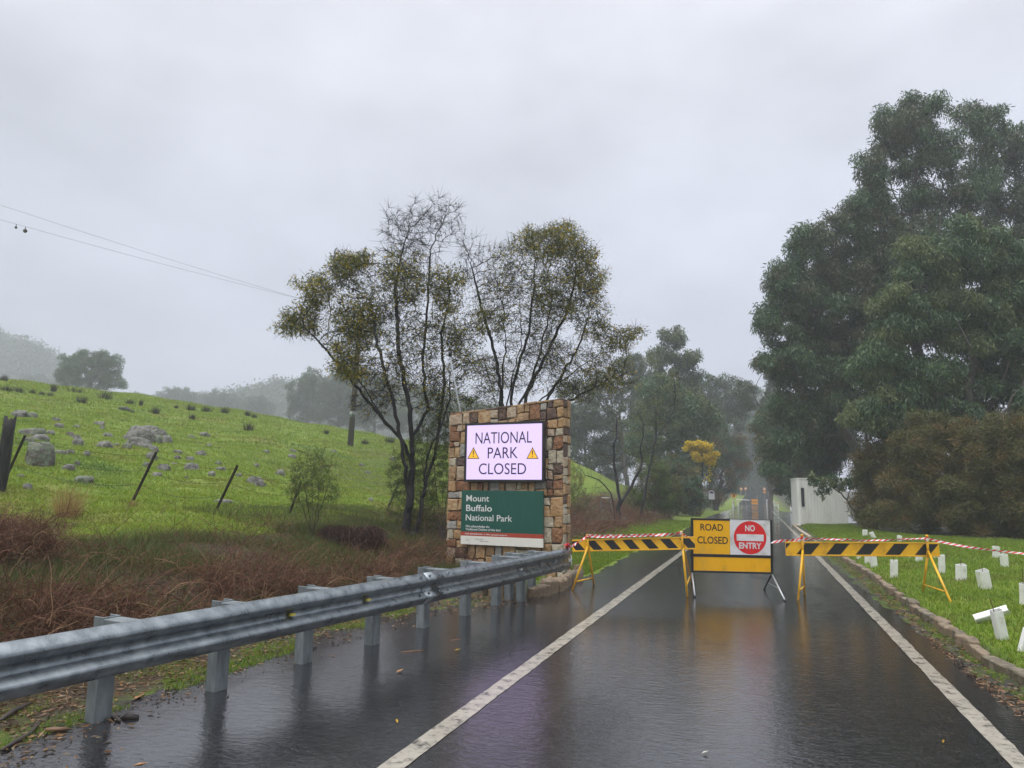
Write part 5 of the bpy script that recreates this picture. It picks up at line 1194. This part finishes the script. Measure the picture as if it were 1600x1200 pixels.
# --- paddock trees beyond the ridge
def ridgetree(label, px, py_base, Z, clumps, seed, n, lm=[gumg], L=.5, Wd=.15, grp=None, nattr=600, spread=.6, name='paddock_tree', step=.9, bark=barkgum):
    b = P(px, py_base, Z); b[2] = G(b[0], b[1]); return tree(name, label, 'tree', b, clumps, Z, nattr, n, L, Wd, lm, bark, grp, .35, .025, step, step*1.1, .5, spread, seed, trunk_top=P(px, py_base-14, Z))
ridgetree('large rounded paddock tree standing alone on the left ridge', 143, 612, 128, [(140,570,32,20),(115,572,26,20),(165,570,24,20),(105,590,18,14),(175,596,18,10),(140,592,34,14),(185,601,12,7),(130,556,16,9)], 81, 26000, lm=[gum, gumg], nattr=1000, L=.38, Wd=.12, spread=.5)
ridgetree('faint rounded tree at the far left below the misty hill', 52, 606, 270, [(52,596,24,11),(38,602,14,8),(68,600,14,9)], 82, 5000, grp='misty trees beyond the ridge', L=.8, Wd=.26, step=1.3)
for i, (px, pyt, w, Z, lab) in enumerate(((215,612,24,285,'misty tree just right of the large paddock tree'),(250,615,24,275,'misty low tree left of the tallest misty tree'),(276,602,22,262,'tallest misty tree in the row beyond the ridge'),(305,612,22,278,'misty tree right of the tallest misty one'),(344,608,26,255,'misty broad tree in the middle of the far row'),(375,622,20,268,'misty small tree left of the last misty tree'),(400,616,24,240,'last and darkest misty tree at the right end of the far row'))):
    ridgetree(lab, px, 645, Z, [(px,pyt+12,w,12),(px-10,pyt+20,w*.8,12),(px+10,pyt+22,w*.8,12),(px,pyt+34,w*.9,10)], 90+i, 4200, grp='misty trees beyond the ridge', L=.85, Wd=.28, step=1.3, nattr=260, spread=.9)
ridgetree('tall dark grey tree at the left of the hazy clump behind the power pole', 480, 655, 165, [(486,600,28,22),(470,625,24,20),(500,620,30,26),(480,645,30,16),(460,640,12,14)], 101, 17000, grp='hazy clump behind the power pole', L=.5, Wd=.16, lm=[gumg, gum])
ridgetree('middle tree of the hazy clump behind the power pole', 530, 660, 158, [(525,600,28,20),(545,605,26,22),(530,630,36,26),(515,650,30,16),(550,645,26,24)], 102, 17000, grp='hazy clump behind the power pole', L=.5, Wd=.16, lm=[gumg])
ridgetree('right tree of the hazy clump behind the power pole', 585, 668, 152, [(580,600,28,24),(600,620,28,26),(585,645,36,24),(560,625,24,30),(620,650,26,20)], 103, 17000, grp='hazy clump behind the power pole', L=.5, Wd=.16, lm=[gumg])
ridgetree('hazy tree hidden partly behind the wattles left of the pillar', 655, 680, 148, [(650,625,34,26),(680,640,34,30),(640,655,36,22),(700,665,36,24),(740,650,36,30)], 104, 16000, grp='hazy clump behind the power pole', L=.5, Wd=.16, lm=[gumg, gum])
# --- shrubs of the verge
def broom(label, base, Z, clumps, seed, n, grp=None, lm=[shrubg, olive], nattr=900, L=.075, Wd=.014, name='broom_shrub', rb=.022, tip=.0026, step=.11, twigs=2, stems=None):
    return tree(name, label, 'shrub', base, clumps, Z, nattr, n, L, Wd, lm, barktwig, grp, rb, tip, step, .13, -.35, .06, seed, stems=stems, twigs=twigs)
b = TP(488,842); Z = (b-CPOS)@CF
stm = [[b, P(488+dx*.4, 800, Z+dz), P(488+dx, 750, Z+dz*1.5)] for dx, dz in ((-30,.2),(-14,-.2),(0,.3),(14,-.3),(28,.1))]
broom('loose upright green broom shrub on the verge between paddock and guardrail', b, Z, [(478,740,28,30),(500,735,26,30),(462,765,18,22),(520,765,16,22),(488,775,30,26),(505,712,12,16),(480,712,10,14)], 111, 3000, lm=[shrubg, watg], stems=stm)
b = TP(690,850); Z = (b-CPOS)@CF+.6
stm = [[b, P(690+dx*.4, 790, Z+dz), P(690+dx, 710, Z+dz*1.5)] for dx, dz in ((-34,.2),(-14,-.2),(4,.4),(16,-.2),(30,.2))]
broom('tall green broom shrub filling the space behind the pillar left edge', b, Z, [(665,690,30,44),(690,660,24,40),(640,740,30,44),(680,760,30,54),(705,700,24,60),(655,800,34,30),(615,745,12,24),(625,780,20,30)], 112, 17000, nattr=1700, stems=stm)
b = P(760,800,ZW+1.4); b[2] = G(b[0], b[1]); Z = (b-CPOS)@CF
broom('green broom shrub just showing above the top of the stone pillar', b, Z, [(735,640,26,20),(765,640,26,14),(755,690,40,40),(720,650,16,26),(750,760,40,40)], 113, 9000, nattr=1200)
b = TP(905,815); Z = (b-CPOS)@CF
broom('low olive shrub growing out from behind the right side of the pillar', b, Z, [(900,760,16,30),(912,790,20,20),(890,780,14,30)], 114, 5000, lm=[olive, brn], nattr=700)

# --- bramble bank: dead canes
dead = leafmat('dead_bramble', [(.075,.030,.020),(.125,.055,.032),(.17,.085,.048),(.045,.022,.016),(.26,.16,.085)], 0, .7, .2)
def canes(n, sampler, hgt, length, r0, seed, droopk=1.0, name='stems'):
    r = np.random.default_rng(seed); xy = sampler(n, r); n = len(xy); z = T(xy[:,0], xy[:,1])+Tn(xy[:,0], xy[:,1])
    a = r.uniform(0, 2*np.pi, n); el = r.uniform(.35, 1.25, n); ln = length*r.uniform(.5, 1.3, n); k = 5
    d = np.stack([np.cos(a)*np.cos(el), np.sin(a)*np.cos(el), np.sin(el)], -1)
    p = np.stack([xy[:,0], xy[:,1], z-.03+r.uniform(0, hgt, n)*.55], -1); pts = [p]
    for i in range(k):
        p = p+d*(ln/k)[:,None]; d = d+r.normal(0, .14, (n,3)); d[:,2] -= (.30*droopk*r.uniform(.5, 1.5, n)); d /= np.linalg.norm(d, axis=1)[:,None]; pts.append(p)
    rr = r0*r.uniform(.6, 1.4, n); Vs, Fs, o = [], [], 0; pts = np.array(pts)      # (k+1,n,3)
    ang = np.arange(3)*2*np.pi/3; s = np.cross(pts[-1]-pts[0], [0.2,.1,1]); s /= np.linalg.norm(s, axis=1)[:,None]+1e-9; t = np.cross(pts[-1]-pts[0], s); t /= np.linalg.norm(t, axis=1)[:,None]+1e-9
    R = []
    for i in range(k+1):
        q = rr*(1-.7*i/k); R.append(pts[i][:,None]+(np.cos(ang)[None,:,None]*s[:,None]+np.sin(ang)[None,:,None]*t[:,None])*q[:,None,None])
    V = np.stack(R, 1).reshape(n, (k+1)*3, 3); base = (np.arange(n)*(k+1)*3)[:,None,None]; i = np.arange(k)[None,:,None]*3; j = np.arange(3)[None,None,:]; j2 = (j+1)%3
    F = np.stack([base+i+j, base+i+j2, base+i+3+j2, base+i+3+j], -1).reshape(-1,4)
    return V.reshape(-1,3), F
def area(xf, y0, y1, dens=None):
    def f(n, r):
        y = r.uniform(y0, y1, n*3); a, b = xf(y); x = a+(b-a)*r.random(n*3); keep = np.ones(len(y), bool)
        if dens is not None: keep = r.random(len(y)) < dens(x, y)
        xy = np.stack([x, y], -1)[keep]; return xy[:n]
    return f
def vis_u(y): return -(5.35+.0*y), -(9.6+.15*np.sin(y*2))
def mnoise_v(x, y): return np.array([mnoise.noise(Vector((a, b, 3.3))) for a, b in zip(x, y)])
def bdens(x, y):
    g = np.sin(x*1.9+y*1.1)+np.sin(y*2.3-x*1.3)+.5*np.sin(3.7*y+2.9*x); d = np.clip(.55+.35*g, .08, 1); u = -x
    d = d*np.where(mnoise_v(x*.55, y*.55) > .10, .18, 1)
    return d*np.where(y > 7.5, np.clip(1-(u-5.3)/(2.6), .06, 1), 1)*np.where((y > 12.5), .4, 1)
V1, F1 = canes(6500, area(vis_u, .5, 15.5, bdens), .75, .70, .0040, 5)
V2, F2 = canes(42000, area(vis_u, 1.2, 15.5, bdens), .85, .26, .0030, 6, .6)
br_ = mesh_np('bramble', np.concatenate([V1, V2]), np.concatenate([F1, F2+len(V1)]), dead); tag(br_, 'tangle of dead brown bramble canes on the bank behind the guardrail', 'bramble', kind='stuff')
deadk = leafmat('dead_bramble_dark', [(.035,.018,.014),(.06,.032,.022),(.025,.015,.012),(.10,.055,.035)], 0, .7, .2)
def canemound(label, px, py, wpx, hpx, n, seed, cat='shrub', m=None):
    b = TP(px, py); Z = (b-CPOS)@CF; s = Z/FPX; r = np.random.default_rng(seed); rad = wpx*s/2; h = hpx*s
    a = r.uniform(0, 2*np.pi, n); q = np.sqrt(r.random(n))*rad*.75; p = np.stack([b[0]+q*np.cos(a), b[1]+q*np.sin(a)*.7, np.full(n, b[2]-.05)], -1); a2 = a+r.normal(0, .6, n); tip = np.stack([b[0]+rad*1.05*np.cos(a2)*r.uniform(.5, 1.1, n), b[1]+.7*rad*np.sin(a2)*r.uniform(.5, 1.1, n), b[2]+r.uniform(-.02, .45, n)*h], -1); top = (p+tip)/2; top[:,2] = b[2]+h*r.uniform(.6, 1.35, n)*(1-.5*(np.abs(q)/rad)**2)
    Vs, Fs, o = [], [], 0; prev = p
    for t in (.2,.4,.6,.8,1.0):
        c = p*(1-t)**2+top*2*t*(1-t)+tip*t*t; V, F = tubes(prev, c, np.full(n, .0045*(1.1-t*.6)), np.full(n, .0045*(.95-t*.6)), 3); Vs.append(V); Fs.append(F+o); o += len(V); prev = c
    o_ = thing('bramble_mound', label, cat, b); mesh_np('canes', np.concatenate(Vs), np.concatenate(Fs), m or dead, o_)
canemound('dark rounded mound of dead bramble on the verge beside the broom shrub', 548, 858, 118, 52, 2600, 1, m=deadk)
canemound('low red-brown bramble heap at the foot of the bare tree right of the pillar', 955, 822, 70, 14, 700, 2)
canemound('red-brown bramble heap on the verge above the left barrier', 925, 830, 60, 16, 600, 3)
V1, F1 = canes(5200, area(lambda y: (-5.2+0*y, -9.2-.02*y), 16.5, 48, lambda x, y: np.clip(.6+.4*(np.sin(x*.9+y*.5)+np.sin(y*.8-x*.6)), .05, 1)), .5, .8, .006, 15, .8)
tag(mesh_np('bracken', V1, F1, dead), 'dead brown bracken and brambles under the trees left of the road', 'bracken', kind='stuff')
# --- grass: blades
gb = leafmat('grass_blade', [(.09,.175,.010),(.14,.25,.014),(.19,.30,.020),(.25,.27,.035),(.11,.20,.014)], .3, .5, .3, [(.8,.52,.68,(.15,.15,.03)),(2.5,.58,.70,(.06,.11,.018))])
gbp = leafmat('grass_blade_grazed', [(.121,.213,.011),(.184,.293,.014),(.236,.345,.021),(.310,.310,.040),(.144,.236,.014)], .3, .5, .3, [(.35,.54,.70,(.19,.19,.03)),(1.1,.60,.72,(.13,.085,.035)),(.22,.56,.70,(.065,.155,.018)),(3.0,.63,.74,(.08,.07,.025))])
gbd = leafmat('grass_blade_rank', [(.045,.085,.014),(.07,.11,.018),(.11,.12,.03),(.16,.13,.05)], .25, .5, .3)
straw = leafmat('straw', [(.36,.23,.09),(.48,.34,.16),(.26,.15,.06),(.16,.16,.04)], .15, .6, .2)
rushm = leafmat('rush_stem', [(.028,.026,.018),(.045,.038,.024),(.022,.026,.018),(.06,.046,.026)], .1, .6, .2)
def blades(xy, h, w, r, lean=.45, z=None):
    n = len(xy); z = T(xy[:,0], xy[:,1])+Tn(xy[:,0], xy[:,1]) if z is None else z
    b = np.stack([xy[:,0], xy[:,1], z-.01], -1); a = r.uniform(0, 2*np.pi, n); hh = h*r.uniform(.45, 1.3, n)
    s = np.stack([np.cos(a), np.sin(a), 0*a], -1)*(w*r.uniform(.6, 1.3, n)/2)[:,None]; ln = r.normal(0, lean, (n,2))*hh[:,None]
    tip = b+np.stack([ln[:,0], ln[:,1], hh], -1)
    return np.stack([b-s, b+s, tip], 1).reshape(-1,3), np.arange(3*n).reshape(n,3)
def grass(label, xy, h, w, m, seed, lean=.45):
    r = np.random.default_rng(seed); V, F = blades(xy, h, w, r, lean); o = mesh_np('grass', V, F, m); tag(o, label, 'grass', kind='stuff')
r = np.random.default_rng(3)
# lawn right
def logy(n, y0, y1): return y0*(y1/y0)**r.random(n)
y = logy(190000, 5.5, 43); x = 2.12+(np.interp(y, [5,20,29,34,43], [10,12,9.5,5.2,4.4])-2.12)*r.random(len(y)); xy = np.stack([x, y], -1); d = np.linalg.norm(xy, axis=1)
grass('short bright green lawn grass right of the stone kerb', xy, .055+.0012*d, .006+.0007*d, gb, 4)
y = logy(26000, 5.2, 32); x = np.interp(y, [5,8,13,20,32], [1.92,1.93,1.8,1.72,1.7])+np.abs(r.normal(0, .16, len(y))); k = (x < 2.2) & (np.sin(3.1*y)+np.sin(7.3*y+1)+np.sin(13*x+2*y) > -.9); xy = np.stack([x, y], -1)[k]
grass('moss and short grass between the road edge and the stone kerb', xy, .03, .007, gb, 5)
# left verge by the rail and beyond the left barrier
y = r.uniform(2.3, 9.8, 30000); x = -(4.45+np.abs(r.normal(0, .45, len(y)))); k = np.sin(2.3*y+1)+np.sin(5.1*y)+np.sin(9*x+y) > -.2; xy = np.stack([x, y], -1)[k]
grass('mossy green grass patches along the foot of the guardrail', xy, .035, .007, gb, 6)
y = logy(60000, 13, 46); x = -np.interp(y, [13,15,20,46], [3.45,3.3,3.4,3.5])-r.random(len(y))*np.interp(y, [13,20,46], [1.6,2.6,3.0]); xy = np.stack([x, y], -1); d = np.linalg.norm(xy, axis=1)
grass('green grass verge behind the left barrier', xy, .05+.001*d, .006+.0007*d, gb, 7)
# rank grass through the brambles
xy = area(vis_u, 1.5, 16, lambda x, y: np.clip(.5-.4*(np.sin(x*1.9+y*1.1)+np.sin(y*2.3-x*1.3)), .05, 1)*np.where(y > 7.5, 1, .3)*np.where(mnoise_v(x*.55, y*.55) > .05, 2.5, 1))(70000, r)
grass('rank green grass growing through the dead brambles', xy, .20, .009, gbd, 8, .5)
xy = area(lambda y: (-6.5+0*y, -12.5+0*y), 13, 22, None)(26000, r); grass('longer green grass under the wattles', xy, .16, .010, gbd, 9, .5)
# fallen leaves and grit along both road edges
y = r.uniform(2.5, 11, 5200); x = -(np.interp(y, LE_V, LE_U)+r.normal(.35, .38, len(y))); xl = np.concatenate([x, 1.75+np.abs(r.normal(0, .2, 2600))]); yl = np.concatenate([y, logy(2600, 4.5, 26)])
C = np.stack([xl, yl, T(xl, yl)+Tn(xl, yl)+.012], -1); D = r.normal(0, 1, (len(xl),3))*np.array([1,1,.12]); V, F = leaf_quads(C, D, r.uniform(.02, .075, len(xl)), r.uniform(.008, .022, len(xl)), r)
tag(mesh_np('leaf_litter', V, F, leafmat('litter', [(.20,.10,.045),(.10,.055,.03),(.30,.17,.07),(.05,.035,.025),(.24,.19,.11)], 0, .5)), 'brown leaf litter scattered along the wet road edges', 'litter', kind='stuff')
# paddock
ang = r.uniform(math.radians(-62), math.radians(-14), 500000); dist = 12*(95/12)**r.random(len(ang)); xy = np.stack([np.sin(ang)*dist, np.cos(ang)*dist], -1)
q = ((-xy[:,0]-75)*17+(xy[:,1]-45)*61)/63.3; tuft = 2.6*np.array([mnoise.noise(Vector((p[0]*.8,p[1]*.8,0)))+.6*mnoise.noise(Vector((p[0]*2.4,p[1]*2.4,5))) for p in xy])
k = (-xy[:,0] > 9.3) & (q < 14) & (tuft > -2.2+1.4*r.random(len(q))); xy = xy[k]; d = np.linalg.norm(xy, axis=1)
grass('bright green grazed paddock grass on the hillside', xy, .035+.0016*d, .008+.0009*d, gbp, 10, .7)
# rushes on the ridge: tussocks
def tussock(name, label, cat, px, py, w, h, n, m, seed, grp=None, Zk=1.0, lean=.35):
    b = TP(px, py); s = ((b-CPOS)@CF)/FPX; r = np.random.default_rng(seed); a = r.uniform(0, 2*np.pi, n); q = np.sqrt(r.random(n))*w*s*.36
    xy = np.stack([b[0]+q*np.cos(a), b[1]+q*np.sin(a)], -1); z = np.full(n, b[2]); hh = h*s; bw = max(.006, .6*s)
    base = np.stack([xy[:,0], xy[:,1], z-.04], -1); tip = base.copy(); out = np.stack([np.cos(a), np.sin(a)], -1)*(q*.8)[:,None]+r.normal(0, lean*hh*.45, (n,2)); tip[:,:2] += out; tip[:,2] += hh*r.uniform(.5, 1.15, n)
    sd = np.stack([-np.sin(a), np.cos(a), 0*a], -1)*(bw/2); o = mesh_np(name, np.stack([base-sd, base+sd, tip], 1).reshape(-1,3), np.arange(3*n).reshape(n,3), m); tag(o, label, cat, grp)
RUSH = [(6,596,14,12),(9,611,24,11),(30,613,17,10),(50,616,11,9),(65,618,10,8),(83,612,11,15),(78,620,11,8),(128,630,21,14),(164,624,27,18),(204,632,18,10),(220,634,7,10),(243,646,15,12),(298,641,20,11),(323,643,21,10),(351,645,18,10),(275,638,7,6),(300,655,10,10),(388,673,20,16),(387,650,11,9),(397,654,10,8),(118,614,34,10),(510,678,9,8),(571,694,14,9),(609,692,20,12)]
rl = {}
for i, (px, py, w, h) in enumerate(RUSH):
    nm, lx = min((('the large paddock tree',143),('the misty far tree row',300),('the power pole',547),('the left photo edge',0),('the last misty tree',402)), key=lambda q: abs(q[1]-px)); side = 'left' if px < lx else 'right'
    lab = f"{'wide' if w > 16 else 'narrow'} {'tall' if h > w*.75 else 'low'} rush clump on the ridge {'just ' if abs(px-lx) < 25 else ''}{side} of {nm}" if px > 40 else f"{'wide' if w > 16 else 'narrow'} {'tall' if h > w*.75 else 'low'} dark rush clump near {nm} on the ridge"
    rl.setdefault(lab, []).append(i)
for lab, l in rl.items():
    for k, i in enumerate(l):
        px, py, w, h = RUSH[i]; lb = lab if len(l) == 1 else lab+(', leftmost one' if k == 0 else (', rightmost one' if k == len(l)-1 else ', middle one'))
        tussock('rush_clump', lb, 'rush clump', px, py, w*.95, h*1.05, 150, rushm, 200+i, 'dark rush clumps on the ridge')
tussock('grass_tussock', 'tall straw coloured grass tussock on the fence line near the charred stump', 'tussock', 105, 806, 52, 58, 420, straw, 300, lean=.55)
tussock('grass_tussock', 'small straw tuft at the foot of the second leaning fence post', 'tussock', 207, 790, 16, 12, 120, straw, 301, lean=.5)
tussock('grass_tussock', 'pale straw grass tuft among the brambles at the left photo edge', 'tussock', 20, 830, 50, 34, 300, straw, 302, lean=.7)
# fallen dark log on the slope
a, b = TP(186,639), TP(209,645); tag(MB().path([a+np.array([0,0,.05]), (a+b)/2+np.array([0,0,.12]), b+np.array([0,0,.05])], [.06,.13,.05], 8).build('fallen_log', barkdark, None, True), 'dark fallen log lying on the slope right of the large paddock tree', 'log')
# ================================================================ RAIN HAZE
hm = bpy.data.materials.new('rain_haze'); hm.use_nodes = True; nt = hm.node_tree
for n in list(nt.nodes): nt.nodes.remove(n)
o_ = nt.nodes.new('ShaderNodeOutputMaterial'); pv = nt.nodes.new('ShaderNodeVolumePrincipled'); nt.links.new(pv.outputs[0], o_.inputs['Volume'])
pv.inputs['Color'].default_value = (.92,.945,1.0,1); pv.inputs['Density'].default_value = HAZE = .0016; pv.inputs['Anisotropy'].default_value = .25
zmax = 104
hz_ = MB().box((-90,250,(zmax-20)/2), (700,640,zmax+20)).build('haze', hm); tag(hz_, 'pale rain haze filling the valley air', 'haze', kind='stuff')
